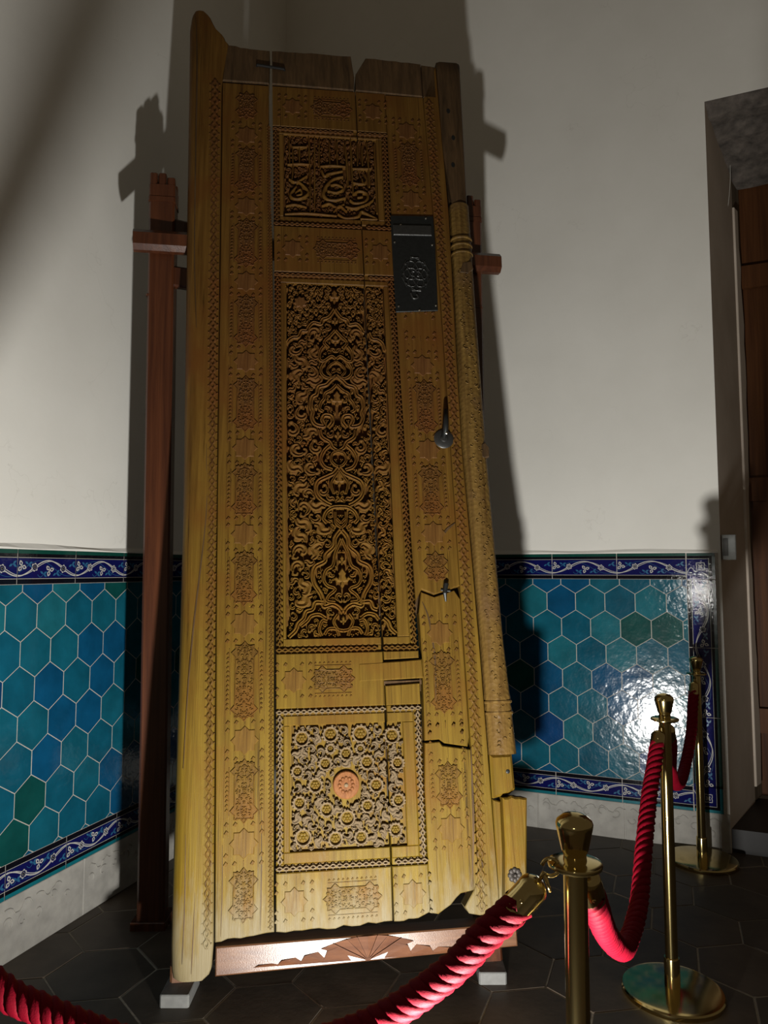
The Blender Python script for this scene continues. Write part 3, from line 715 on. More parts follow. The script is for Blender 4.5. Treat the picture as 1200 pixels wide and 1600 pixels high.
def fill_scroll(mb, inside, bounds, size, z, h, n, seed, sym=True):
    r = random.Random(seed); placed = []
    (u0, u1), (v0, v1) = bounds
    for _ in range(n*6):
        u, v = r.uniform(0 if sym else u0, u1), r.uniform(v0, v1); s = size*r.uniform(.7, 1.2)
        if not inside(abs(u) if sym else u, v): continue
        if any((u-a)**2+(v-b)**2 < (.62*(s+c))**2 for a, b, c in placed): continue
        placed.append((u, v, s)); t = np.linspace(0, 4.4, 9); ph = r.uniform(0, 6.28); sg = r.choice((1, -1))
        for sx in ((1, -1) if sym else (1,)):
            pts = [((u+s*(1-.19*a)*.75*math.cos(sg*a+ph))*sx, v+s*(1-.19*a)*.75*math.sin(sg*a+ph)) for a in t]
            mb.strip(pts, [s*.16+s*.13*math.sin(math.pi*k/8) for k in range(9)], z, h, 'round', caps=False)
        if len(placed) >= n: break
cart_cache = {}
def cartouche(h, parent, loc, rot=0, name='cartouche'):
    key = round(h, 2)
    if key not in cart_cache:
        mb = MB(); P = cart_poly(key); mb.prism(P, 0, .002, .001)
        mb.strip(P+[P[0]], .0022, .0015, .003, 'round', caps=False)
        fill_scroll(mb, lambda u, v, k=key: u < .028 and abs(v) < k/2-.014, ((-.03, .03), (-key/2+.01, key/2-.01)), .0085, .0015, .0042, int(key*260), 5)
        cart_cache[key] = mb.mesh('cartouche', WC)
    o = link(name, cart_cache[key], parent, loc=loc); o.rotation_euler = (0, 0, rot); return o
def band(parent, cx, vs, z, vlo, vhi, seed, carts=True, tilt=0, skip=None):
    mb = MB()
    for k, v in enumerate(vs):
        if skip and skip(v): continue
        if vlo < v < vhi: link('star', star_me, parent, loc=(cx(v), v, z))
        for sv in (-1, 1):
            chips(mb, [(cx(v)+su*.030, v+sv*.062) for su in (-1, 1)]+[(cx(v)+su*.060, v+sv*a) for su in (-1, 1) for a in (.062, .036)], .0076, z, .004)
            mb.strip([(cx(v), v+sv*.053), (cx(v), v+sv*.075)], .0012, z, .002, 'flat')
    for a, b in zip(vs[:-1], vs[1:]):
        if skip and skip((a+b)/2): continue
        h = (b-a)-.130; m_ = (a+b)/2
        if h > .08 and vlo < m_ < vhi: cartouche(h, parent, (cx(m_), m_, z))
        for su in (-1, 1):
            n_ = int((h-.06)/.016)
            chips(mb, [(cx(m_)+su*.060, m_-(h-.07)/2+(h-.07)*(q+.5)/n_) for q in range(n_)], .0055, z, .0035)
            mb.strip([(cx(a)+su*.052, a+.09), (cx(b)+su*.052, b-.09)], .0014, z, .0022, 'flat')
            mb.strip([(cx(a)+su*.069, a+.02), (cx(b)+su*.069, b-.02)], .0009, z, .0018, 'flat')
    mb.build('chip_carving', WC, parent, kind='stuff')
ucl = lambda v: ip(v, [(0, .093), (.64, .089), (1.4, .075), (2.1, .072), (3.5, .055)])
VS = [-.06, .301, .638, 1.049, 1.389, 1.738, 2.112, 2.48, 2.85, 3.22, 3.50]
band(star_l, ucl, [.301, .638, 1.049, 1.389, 1.738, 2.112, 2.48, 2.85, 3.22], 0, 0, 3.5, 1)
cartouche(.17, star_l, (ucl(.13), .14, 0)); cartouche(.15, star_l, (ucl(3.4), 3.38, 0))
ucr = lambda v: (cr(v)+rb(v))/2
band(star_r, ucr, [.31, .60], -.004, .1, .55, 2)
band(star_r2, ucr, [.64, 1.0], -.010, .7, 1.1, 3)
band(star_r3, ucr, [1.389, 1.738, 2.112, 2.30], 0, 1.2, 2.2, 4)
cartouche(.12, star_r3, (ucr(1.25), 1.255, 0))
band(star_r3, ucr, [2.93, 3.30], 0, 2.9, 3.5, 5)
def hband(vc, u0, u1, stars, carts, z=0):
    mb = MB()
    for u in stars:
        o = link('star', star_me, door, loc=(u, vc, z)); o.scale = (.92, .92, 1)
        for su in (-1, 1): chips(mb, [(u+su*.06, vc+sv*.030) for sv in (-1, 1)]+[(u+su*a, vc+sv*.057) for sv in (-1, 1) for a in (.06, .03)], .0072, z, .004)
    for u, h in carts:
        cartouche(h, door, (u, vc, z), math.pi/2)
        for sv in (-1, 1):
            mb.strip([(u-h*.42, vc+sv*.050), (u+h*.42, vc+sv*.050)], .0014, z, .0022, 'flat')
            n_ = int(h/.02); chips(mb, [(u-h*.4+h*.8*q/n_, vc+sv*.060) for q in range(n_+1)], .004, z)
    mb.build('chip_carving', WC, door, kind='stuff')
hband(2.65, .2, .68, [.262, .640], [(.45, .20)])
hband(.84, .2, .5, [.262], [(.405, .16)])
hband(.11, .2, .7, [.262, .668], [(.46, .20)])
hband(3.395, .2, .68, [.262, .630], [(.44, .19)])
crack('split', [(.15, .03), (.152, .2), (.149, .42)], .0016, .0012, star_l)
crack('split', [(.02, .02), (.022, .15), (.019, .3)], .0014, .0012, star_l)
crack('split', [(-.10, -.05), (-.098, .12), (-.103, .34)], .0018, .0124, pivot)
crack('split', [(-.07, -.08), (-.068, .0), (-.066, .16)], .0016, .0124, pivot)

# ---------------------------------------------------------------- carving drawn in the door's own metres
OGEE_BANDS = [(0.0085, [(0.001, 2.369), (0.0262, 2.331), (0.0533, 2.318), (0.0595, 2.297), (0.0914, 2.302), (0.1116, 2.28), (0.1187, 2.264), (0.1417, 2.262), (0.1539, 2.235), (0.1769, 2.231), (0.198, 2.213), (0.2062, 2.183)]), (0.007, [(0.0006, 2.269), (0.0258, 2.239), (0.0419, 2.223), (0.047, 2.209), (0.0292, 2.188)]), (0.007, [(0.0501, 2.194), (0.0663, 2.17), (0.0675, 2.135), (0.0516, 2.126), (0.0194, 2.148), (0.0015, 2.137)]), (0.007, [(0.0466, 2.124), (0.0628, 2.094), (0.058, 2.066), (0.0321, 2.049), (0, 2.061)]), (0.005, [(0, 2.125), (0.0257, 2.107), (0.0369, 2.083), (0.022, 2.061)]), (0.0095, [(0, 2.061), (0.0271, 2.038), (0.0432, 2.02), (0.0753, 2.008), (0.0835, 1.977), (0.1026, 1.962), (0.1068, 1.923), (0.1, 1.901), (0.1031, 1.875), (0.0883, 1.845), (0.0543, 1.839), (0.0622, 1.868), (0.0511, 1.885), (0.0251, 1.88), (0.0212, 1.857), (0.0364, 1.835)]), (0.0085, [(0.0724, 1.823), (0.0636, 1.791), (0.0328, 1.769), (0.0229, 1.748), (0.001, 1.731)]), (0.007, [(0.0012, 2.021), (0.0224, 1.998), (0.0495, 1.98), (0.0526, 1.958), (0.0657, 1.94), (0.0709, 1.912), (0.056, 1.901)]), (0.006, [(0.001, 1.731), (0.0242, 1.72), (0.0296, 1.693), (0.0149, 1.672), (0.003, 1.667)]), (0.008, [(0.0328, 1.758), (0.059, 1.731), (0.0705, 1.698), (0.056, 1.666), (0.0262, 1.653)]), (0.0095, [(0, 1.666), (0.0214, 1.638), (0.0426, 1.627), (0.085, 1.604), (0.0935, 1.571), (0.082, 1.539), (0.0563, 1.517), (0.0355, 1.506)]), (0.006, [(0, 1.649), (0.0218, 1.616), (0.0331, 1.593), (0.0237, 1.555)]), (0.008, [(0, 1.501), (0.0306, 1.498), (0.0569, 1.479), (0.0663, 1.452), (0.0536, 1.436)]), (0.006, [(0.0209, 1.479), (0.0196, 1.436), (0, 1.415)]), (0.006, [(0.0163, 1.452), (0, 1.433)]), (0.0095, [(0, 1.409), (0.0241, 1.377), (0.0303, 1.34), (0.0615, 1.309), (0.0666, 1.283), (0.1027, 1.263), (0.1128, 1.232), (0.106, 1.196), (0.0841, 1.16), (0.0743, 1.13), (0.0704, 1.11), (0.0393, 1.117), (0.0144, 1.104), (0, 1.083)]), (0.007, [(0.0012, 1.372), (0.0143, 1.34), (0.0254, 1.314), (0.0367, 1.267), (0.0627, 1.247), (0.0709, 1.216), (0.058, 1.19), (0.0281, 1.175), (0.0542, 1.15), (0.0593, 1.13), (0.0293, 1.124)]), (0.009, [(0.0743, 1.125), (0.1043, 1.125), (0.1154, 1.1), (0.1395, 1.091), (0.1495, 1.066), (0.1695, 1.047), (0.1795, 1.022), (0.2045, 0.998)]), (0.008, [(0.0655, 1.065), (0.0905, 1.08), (0.1205, 1.075), (0.1355, 1.056), (0.1595, 1.037)]), (0.007, [(0.0815, 1.0), (0.0905, 1.025), (0.0805, 1.055), (0.0605, 1.054)]), (0.007, [(0.0205, 1.079), (0.0355, 1.054), (0.0215, 1.024), (0, 1.018)]), (0.007, [(0.0715, 1.005), (0.0565, 1.025), (0.0265, 1.024), (0.0165, 0.999)])]
WREATHS = [(0.29, 0.636, 0.0269), (0.393, 0.647, 0.0269), (0.502, 0.645, 0.0294), (0.617, 0.634, 0.0269), (0.448, 0.578, 0.0221), (0.373, 0.547, 0.0221), (0.523, 0.546, 0.0245), (0.337, 0.476, 0.0245), (0.554, 0.467, 0.0245), (0.376, 0.394, 0.0235), (0.521, 0.399, 0.0221), (0.448, 0.362, 0.0269), (0.293, 0.307, 0.0284), (0.405, 0.297, 0.0245), (0.495, 0.297, 0.0235), (0.618, 0.316, 0.0221), (0.632, 0.413, 0.0221), (0.634, 0.539, 0.0221), (0.281, 0.42, 0.0221), (0.274, 0.525, 0.0196), (0.392, 0.598, 0.0157), (0.5, 0.593, 0.0157)]
SCRIPT_STROKES = [(0.0035, [(0.246, 3.216), (0.249, 3.089)]), (0.0035, [(0.262, 3.185), (0.263, 3.082), (0.259, 3.01)]), (0.0042, [(0.334, 3.248), (0.338, 3.071), (0.338, 2.845)]), (0.0042, [(0.361, 3.242), (0.357, 2.846)]), (0.0035, [(0.383, 3.235), (0.378, 3.086)]), (0.0049, [(0.524, 3.246), (0.526, 3.108), (0.53, 2.95)]), (0.0042, [(0.498, 3.211), (0.505, 3.099), (0.508, 2.988)]), (0.0042, [(0.598, 3.227), (0.603, 3.09), (0.604, 2.994)]), (0.0042, [(0.632, 3.221), (0.635, 3.036), (0.638, 2.856)]), (0.0042, [(0.574, 3.209), (0.576, 3.104)]), (0.0042, [(0.556, 3.224), (0.553, 3.102)]), (0.0035, [(0.427, 3.222), (0.428, 3.101)]), (0.0035, [(0.461, 3.225), (0.462, 3.096)]), (0.0035, [(0.292, 3.176), (0.292, 3.1)]), (0.0042, [(0.239, 3.086), (0.292, 3.093), (0.345, 3.092)]), (0.0035, [(0.259, 3.181), (0.326, 3.186)]), (0.0042, [(0.385, 3.086), (0.438, 3.094), (0.499, 3.092)]), (0.0042, [(0.525, 3.084), (0.613, 3.089)]), (0.0056, [(0.391, 3.065), (0.404, 3.036), (0.421, 3.049), (0.485, 3.067)]), (0.007, [(0.487, 3.038), (0.444, 3.023), (0.41, 2.985), (0.398, 2.945), (0.416, 2.915), (0.455, 2.914), (0.495, 2.928)]), (0.0049, [(0.43, 2.989), (0.457, 2.994), (0.486, 2.975), (0.456, 2.953), (0.416, 2.958)]), (0.0056, [(0.282, 3.004), (0.314, 2.975), (0.331, 2.945), (0.304, 2.916), (0.268, 2.91), (0.252, 2.932), (0.278, 2.973)]), (0.0042, [(0.275, 2.941), (0.295, 2.958), (0.301, 2.935), (0.278, 2.926)]), (0.0049, [(0.246, 3.01), (0.278, 2.996), (0.325, 3.031)]), (0.0056, [(0.529, 2.95), (0.556, 2.967), (0.589, 2.958), (0.594, 2.934), (0.575, 2.91), (0.534, 2.903), (0.515, 2.918)]), (0.0042, [(0.548, 2.932), (0.572, 2.937)]), (0.0049, [(0.494, 2.882), (0.534, 2.876), (0.588, 2.899), (0.618, 2.924)]), (0.0063, [(0.46, 2.841), (0.493, 2.822), (0.546, 2.833), (0.563, 2.859), (0.586, 2.851), (0.638, 2.823)]), (0.0056, [(0.559, 2.82), (0.638, 2.823)]), (0.0049, [(0.389, 2.879), (0.422, 2.893), (0.455, 2.875), (0.488, 2.893)]), (0.0042, [(0.441, 2.851), (0.468, 2.884), (0.5, 2.855)]), (0.0049, [(0.226, 2.827), (0.323, 2.837), (0.454, 2.831)]), (0.0042, [(0.233, 2.869), (0.272, 2.879), (0.323, 2.867)]), (0.0042, [(0.585, 3.056), (0.591, 3.025), (0.577, 3.008), (0.571, 3.032)]), (0.0042, [(0.524, 3.012), (0.55, 3.006), (0.584, 3.005)])]

# ---- leaf motifs
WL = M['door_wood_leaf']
def scroll_center(n=13): 
    t = np.linspace(0, 1, n); return [((1-.74*a)*math.cos(4.3*a)*.82, (1-.74*a)*math.sin(4.3*a)*.82) for a in t], [.05+.32*math.sin(math.pi*(.06+.80*a))**.8 for a in t]
def motif(kind, h, mir=False):
    mb = MB(); sx = -1 if mir else 1
    if kind == 'scroll':
        p, wd = scroll_center(); mb.strip([(a*sx, b) for a, b in p], wd, 0, h, 'groove')
        mb.dome(p[-1][0]*sx, p[-1][1], .26, 0, h*1.05, 8)
        q = smooth_path([(.80*sx, .05), (1.0*sx, -.28), (.75*sx, -.55), (.45*sx, -.42)], 3); mb.strip(q, [.08+.15*math.sin(math.pi*(i+1)/(len(q)+1)) for i in range(len(q))], 0, h*.92, 'round')
    elif kind == 'leaf':
        q = smooth_path([(0, -.95), (.25*sx, -.4), (-.1*sx, .2), (.35*sx, .75), (.75*sx, .6)], 4); n = len(q)
        mb.strip(q, [.08+.42*math.sin(math.pi*min(1, (i+.5)/n*.95+.05))**.9 for i in range(n)], 0, h, 'groove')
        q = smooth_path([(.1*sx, -.45), (-.45*sx, -.25), (-.62*sx, .15), (-.35*sx, .35)], 3); mb.strip(q, [.07+.17*math.sin(math.pi*(i+.5)/len(q)) for i in range(len(q))], 0, h*.9, 'round')
    elif kind == 'trefoil':
        for a in (90, 210, 330):
            x, y = .45*math.cos(math.radians(a)), .45*math.sin(math.radians(a)); mb.dome(x, y, .42, 0, h, 8)
    return mb
def motif_pts(kind):
    if kind == 'scroll':
        p, wd = scroll_center(9); P = list(zip(p, wd))+[((.95, -.3), .2), ((.6, -.5), .15)]
    elif kind == 'leaf': P = [((0, -.9), .1), ((.18, -.5), .3), ((.05, -.1), .4), ((0, .2), .4), ((.2, .6), .35), ((.6, .65), .2), ((-.4, -.25), .2), ((-.55, .15), .2)]
    else: P = [((0, 0), .8)]
    out = []
    for (x, y), r in P:
        for k in range(6): out.append((x+r*.85*math.cos(k*1.047), y+r*.85*math.sin(k*1.047)))
        out.append((x, y))
    return np.array(out)
MP = {k: motif_pts(k) for k in ('scroll', 'leaf', 'trefoil')}
class Pack:
    def __init__(s, x0, x1, y0, y1, res=.0015):
        s.x0, s.y0, s.res = x0, y0, res; s.g = np.zeros((int((y1-y0)/res)+1, int((x1-x0)/res)+1), bool)
    def idx(s, P):
        i = np.round((P[:, 1]-s.y0)/s.res).astype(int); j = np.round((P[:, 0]-s.x0)/s.res).astype(int); return i, j
    def disc(s, x, y, r):
        k = int(r/s.res)+1; i0, j0 = int(round((y-s.y0)/s.res)), int(round((x-s.x0)/s.res))
        for i in range(max(0, i0-k), min(s.g.shape[0], i0+k+1)):
            for j in range(max(0, j0-k), min(s.g.shape[1], j0+k+1)):
                if (i-i0)**2+(j-j0)**2 <= (r/s.res)**2: s.g[i, j] = True
    def path(s, pts, r):
        for p in pts: s.disc(p[0], p[1], r)
    def tryput(s, kind, x, y, a, sc, mir, tol=.04):
        P = MP[kind].copy()
        if mir: P[:, 0] *= -1
        ca, sa = math.cos(a), math.sin(a); Q = np.stack([x+sc*(P[:, 0]*ca-P[:, 1]*sa), y+sc*(P[:, 0]*sa+P[:, 1]*ca)], 1)
        i, j = s.idx(Q)
        if i.min() < 0 or j.min() < 0 or i.max() >= s.g.shape[0] or j.max() >= s.g.shape[1]: return False
        if s.g[i, j].mean() > tol: return False
        for q in Q[6::7]: pass
        for (qx, qy) in Q: s.disc(qx, qy, sc*.10+.0012)
        return True
def lily_poly(s):
    r = [(0, -1.0), (.18, -.7), (.12, -.35), (.55, -.30), (.78, .02), (.62, .22), (.40, .02), (.30, .30), (.38, .55), (0, 1.1)]
    P = r+[(-a, b) for a, b in r[1:-1][::-1]]; return [(a*s, b*s) for a, b in P]
ax2 = lambda v: ip(v, [(1.083, .4475), (1.409, .446), (1.731, .441), (2.061, .439), (2.369, .437)])
# ---- the tall arabesque panel
g2 = panels[1]; Z2, H2 = GZ[1], .033; hw = .2035
pk = Pack(0, hw, .993, 2.486); RB_ = []
for k, (wd, pts) in enumerate(OGEE_BANDS):
    sp = smooth_path(pts, 5)
    for p in sp: pk.disc(p[0], p[1], wd*1.12+.001)
    for sg in (-1, 1):
        seg = []; runs = []
        for (dx, v) in sp:
            u = ax2(v)+sg*dx
            if not ckclear(u, v, .008) or not (.237 < u < .648):
                if len(seg) > 2: runs.append(seg)
                seg = []
            else: seg.append((u, v))
        if len(seg) > 2: runs.append(seg)
        for seg in runs:
            RB_ += [(u, v, wd*1.4) for u, v in seg if u > .55]
            mb = MB(); mb.strip(seg, wd*.92, Z2, H2+.0006*(k % 3), 'groove'); mb.build('arabesque_band', WL, g2)
LIL = [(2.315, .017), (2.225, .023), (1.955, .036), (1.80, .018), (1.61, .030), (1.285, .018), (1.215, .038), (1.055, .016), (2.43, .03)]
for v, s in LIL:
    mb = MB(); mb.prism(lily_poly(s), 0, H2*.98, .0035); mb.build('lily', M['door_wood_leaf'], g2, loc=(ax2(v), v, Z2))
    for yy in np.linspace(-1, 1, 9): pk.disc(0, v+yy*s, s*(.45 if abs(yy) > .4 else .75))
rg = random.Random(12); NL = 0
mes = {(k, m_): motif(k, 1.0, m_).mesh('leaf_scroll', WL) for k in ('scroll', 'leaf') for m_ in (False, True)}
RIGHT = []
small = MB()
def put_small(mb, kind, mir, x, y, a, s, z, h):
    sub = motif(kind, h, mir) if kind != 'dot' else None
    ca, sa = math.cos(a), math.sin(a); mb.add([(x+s*(p*ca-q*sa), y+s*(p*sa+q*ca), z+w_) for p, q, w_ in sub.v], sub.f)
for size, tries, kinds in ((.035, 700, ('scroll', 'leaf')), (.027, 1200, ('scroll', 'leaf')), (.019, 2600, ('scroll', 'leaf')), (.0135, 4500, ('scroll', 'leaf')), (.0095, 5000, ('leaf', 'trefoil')), (.006, 1500, ('trefoil',))):
    for _ in range(tries):
        x, y = rg.uniform(0, hw), rg.uniform(.993, 2.486)
        if size > .015 and y > 2.30-.45*x: continue
        if size > .02 and x < .06: continue
        k = rg.choice(kinds); a = rg.uniform(0, 6.283); mir = rg.random() < .5; s = size*rg.uniform(.92, 1.05)
        if not pk.tryput(k, x, y, a, s, mir): continue
        for sg in (1, -1):
            u = ax2(y)+sg*x; m2 = mir if sg > 0 else not mir; a2 = a if sg > 0 else -a
            if sg > 0 and u+s > .555:
                if not ckclear(u, y, s*.75+.002): continue
                RIGHT.append((u, y, s))
            if size > .015 and NL < 290:
                o = link('leaf_scroll', mes[(k, m2)], g2, loc=(u, y, Z2)); o.rotation_euler = (0, 0, a2); o.scale = (s, s, H2*rg.uniform(.9, 1.0)); NL += 1
            else: put_small(small, k, m2, u, y, a2, s, Z2, H2*.86)
# the plank beyond the crack is carved too, leaf by leaf
pr_ = Pack(.560, .647, .993, 2.486)
for v in np.linspace(.993, 2.486, 700): pr_.disc(ck(v), v, .004); 
for u, v, s in RIGHT+RB_: pr_.disc(u, v, s*.78)
for size, tries, kinds in ((.022, 900, ('scroll', 'leaf')), (.016, 1600, ('scroll', 'leaf')), (.011, 2600, ('scroll', 'leaf')), (.007, 3000, ('trefoil',))):
    for _ in range(tries):
        x, y = rg.uniform(.56, .647), rg.uniform(.993, 2.486); k = rg.choice(kinds); a = rg.uniform(0, 6.283); mir = rg.random() < .5; s = size*rg.uniform(.9, 1.05)
        if size > .015 and y > 2.25: continue
        if pr_.tryput(k, x, y, a, s, mir, .05): put_small(small, k, mir, x, y, a, s, Z2, H2*.9)
small.build('fine_foliage', WL, g2, kind='stuff')
mb = MB(); mb.prism(star8(.030, .022, .2), 0, .031, .003); mb.build('rosette', M['door_wood_rosy'], g2, loc=(.293, 2.395, Z2+.004))
# ---- the lower flower panel
g3 = panels[2]; Z3, H3 = GZ[2], .0165; SV = M['door_wood_silvered']
pk = Pack(.250, .655, .265, .680)
cxr, cyr = .446, .472
pk.disc(cxr, cyr, .056)
mb = MB(); mb.lathe([(.047, 0), (.047, .012), (.044, .015), (.0, .016)], 32); rosette = mb.build('rosette', M['door_wood_red'], g3, smooth=True, auto=40, loc=(cxr, cyr, Z3))
for k in range(12):
    mb = MB(); a = k*math.pi/6; mb.dome(.024*math.cos(a), .024*math.sin(a), .0068, .015, .005, 7); mb.build('petal', M['door_wood_red'], rosette)
mb = MB(); mb.dome(0, 0, .008, .015, .006, 9); mb.build('flower_eye', SV, rosette)
def wreath(r, seed):
    mb = MB(); rr = random.Random(seed); n = 22
    pts = [(r*math.cos(2*math.pi*k/n), r*math.sin(2*math.pi*k/n)) for k in range(n+1)]; mb.strip(pts, .0045, 0, H3*.85, 'round', caps=False)
    for k in range(13):
        a = 2*math.pi*k/13+rr.uniform(-.1, .1); q = r*rr.uniform(1.05, 1.25); mb.dome(q*math.cos(a), q*math.sin(a), .0058, 0, H3*rr.uniform(.9, 1.08), 6)
    return mb
def flower(r):
    mb = MB()
    for k in range(6): a = k*math.pi/3; mb.dome(r*.5*math.cos(a), r*.5*math.sin(a), r*.36, 0, .006, 7)
    mb.dome(0, 0, r*.28, 0, .008, 8); return mb
for k, (u, v, r_) in enumerate(WREATHS):
    r_ = r_*.92
    if not ckclear(u, v, .012): continue
    if not (.262 < u < .645 and .28 < v < .667): u = min(max(u, .275), .634); v = min(max(v, .292), .656)
    pk.disc(u, v, r_*1.3)
    wreath(r_, k).build('wreath', SV, g3, loc=(u, v, Z3)); flower(r_*.8).build('flower', W_, g3, loc=(u, v, Z3))
small = MB(); rg = random.Random(5)
NS = 0; mes3 = {(k, m_): motif(k, 1.0, m_).mesh('leaf_scroll', SV) for k in ('scroll', 'leaf') for m_ in (False, True)}
for size, tries, kinds in ((.0185, 900, ('scroll', 'leaf')), (.014, 1600, ('scroll', 'leaf')), (.0095, 1100, ('leaf', 'trefoil')), (.006, 500, ('trefoil',))):
    for _ in range(tries):
        x, y = rg.uniform(.25, .655), rg.uniform(.265, .68); k = rg.choice(kinds); a = rg.uniform(0, 6.283); mir = rg.random() < .5; s = size*rg.uniform(.9, 1.1)
        if not ckclear(x, y, s*.55+.003) or not pk.tryput(k, x, y, a, s, mir, .06): continue
        if size > .010 and NS < 120: o = link('leaf_scroll', mes3[(k, mir)], g3, loc=(x, y, Z3)); o.rotation_euler = (0, 0, a); o.scale = (s, s, H3*rg.uniform(.85, 1.05)); NS += 1
        else: put_small(small, k, mir, x, y, a, s, Z3, H3*.9)
small.build('fine_foliage', SV, g3, kind='stuff')
# ---- the upper panel with its inscription
g1 = panels[0]; Z1, H1 = GZ[0], .020
pk = Pack(.226, .636, 2.82, 3.244)
for wd, pts in SCRIPT_STROKES:
    sp = smooth_path(pts, 5); wd = wd*1.25
    sp = [(min(max(u, .228), .634), min(max(v, 2.822), 3.242)) for u, v in sp]
    for p in sp: pk.disc(p[0], p[1], wd+.003)
    n = len(sp); mb = MB(); mb.strip(sp, [wd*(.55+.45*math.sin(math.pi*min(1, max(0, (i+.6)/n)))) for i in range(n)], Z1, H1, 'round'); mb.build('script_stroke', W_, g1)
small = MB(); rg = random.Random(8)
for size, tries, kinds in ((.012, 1800, ('scroll', 'leaf')), (.008, 2500, ('leaf', 'trefoil')), (.005, 2500, ('trefoil',))):
    for _ in range(tries):
        x, y = rg.uniform(.226, .636), rg.uniform(2.82, 3.244); k = rg.choice(kinds); a = rg.uniform(0, 6.283); mir = rg.random() < .5
        if ckclear(x, y, size*.6+.003) and pk.tryput(k, x, y, a, size, mir, .03): put_small(small, k, mir, x, y, a, size, Z1, H1*.7)
small.build('fine_foliage', WC, g1, kind='stuff')
# ---- ironwork
lock = link('lock_plate', None, door); IR = M['iron']
board('plate', [(.697, 2.358), (.880, 2.372), (.886, 2.70), (.884, 2.845), (.692, 2.838), (.693, 2.60)], .006, -.002, .002, IR, lock)
board('hasp', [(.70, 2.735), (.872, 2.74), (.872, 2.792), (.70, 2.787)], .012, .005, .003, M['iron_worn'], lock)
mb = MB(); rr = random.Random(4)
cu, cv = .79, 2.545
for k in range(6):
    for sg in (1, -1):
        a0 = k*math.pi/3; t = np.linspace(0, 1, 14)
        mb.strip([(cu+(.012+.05*a)*math.cos(a0+sg*1.5*math.sin(a*3))*1.0, cv+(.012+.075*a)*math.sin(a0+sg*1.5*math.sin(a*3))) for a in t], .0022, .006, .004, 'round')
for k in range(10):
    a = k*math.pi/5; mb.dome(cu+.052*math.cos(a), cv+.082*math.sin(a), .006, .006, .005, 7)
mb.build('openwork_boss', M['iron_worn'], lock)
mb = MB(); mb.strip(smooth_path([(.765, 2.45), (.775, 2.425), (.795, 2.43), (.79, 2.445)], 4), .004, .006, .006, 'round'); mb.build('hook', M['iron_worn'], lock)
for u, v in ((.705, 2.70), (.872, 2.695), (.71, 2.385), (.872, 2.395), (.715, 2.745), (.80, 2.37), (.735, 2.79), (.85, 2.83)):
    mb = MB(); mb.dome(u, v, .0052, .005, .006, 8); mb.build('rivet', M['rivet'], lock)
hd = link('door_pull', None, door); u, v = .872, 1.785
mb = MB(); mb.lathe([(.040, 0), (.041, .003), (.036, .007), (.016, .009), (.013, .014), (0, .016)], 24); mb.build('pull_plate', M['iron_worn'], hd, smooth=True, auto=35, loc=(u, v, .001))
mb = MB(); mb.tube([(u, v+.004, .008), (u+.002, v+.02, .034), (u+.004, v+.06, .042), (u+.008, v+.115, .036)], [.011, .012, .011, .008], 8); mb.build('pull_handle', IR, hd, smooth=True)
mb = MB(); mb.dome(u+.004, v+.01, .006, .043, .004, 8); mb.build('rivet', M['rivet'], hd)
mb = MB()
for k in range(8): a = k*math.pi/4; mb.dome(1.030+.016*math.cos(a), .150+.016*math.sin(a), .0105, .012, .008, 7)
mb.dome(1.030, .150, .008, .012, .014, 8); mb.build('flower_nail', M['iron_rust'], door)
mb = MB(); mb.tube([(.845, 1.20, .0), (.845, 1.185, .012), (.838, 1.15, .012), (.842, 1.12, .002)], [.006, .010, .008, .004], 7); mb.strip([(.825, 1.165), (.862, 1.160)], .005, -.001, .006, 'round'); mb.build('iron_stub', IR, door)
mb = MB(); mb.dome(1.040, .492, .008, -.012, .003, 9); mb.build('peg_hole', IR, door)
crack('split', [(.752, 1.12), (.775, 1.05), (.79, .9), (.785, .75)], .0035, -.0085, star_r2)
crack('split', [(.83, 1.36), (.86, 1.40), (.897, 1.43)], .0045, .0028, star_r3)

# ================================================================ THE EASEL STAND
MH = M['mahogany']
stand = link('display_stand', None, label='dark mahogany easel stand behind the carved door', cat='stand'); stand.location = (-.1, 3.0, 0)
def wpt(u, v, w_): return DM @ Vector((u, v, w_))
INV = Matrix.Translation((.1, -3.0, 0))
def beam(name, A, B, wx, wy, mat, parent=stand, up=None, bev=.008, sub=1, yaw=.126):
    """squared timber between two points, with chamfered edges"""
    A, B = Vector(A), Vector(B); t = (B-A).normalized(); ref = Vector((math.cos(yaw), math.sin(yaw), 0))
    if abs(t.dot(ref)) > .8: ref = Vector((0, 0, 1))
    x = (ref-t*ref.dot(t)).normalized(); y = t.cross(x); b = bev
    sec = [(wx-b, -wy), (wx, -wy+b), (wx, wy-b), (wx-b, wy), (-wx+b, wy), (-wx, wy-b), (-wx, -wy+b), (-wx+b, -wy)]
    mb = MB(); vs = []
    off = Vector((.1, -3.0, 0)) if parent is stand else Vector((0, 0, 0))
    for P in (A, A+t*b*.0, B): vs += [P+off+x*a+y*c for a, c in sec]
    n = 8; fs = [(k*n+i, k*n+(i+1) % n, (k+1)*n+(i+1) % n, (k+1)*n+i) for k in (0, 1) for i in range(n)]
    fs += [tuple(range(n))[::-1], tuple(2*n+i for i in range(n))]
    mb.add(vs, fs); return mb.build(name, mat, parent)
RP = [((-.935, 3.095, .03), (-.970, 3.125, 3.02)), ((.425, 3.44, .03), (.405, 3.43, 3.08))]
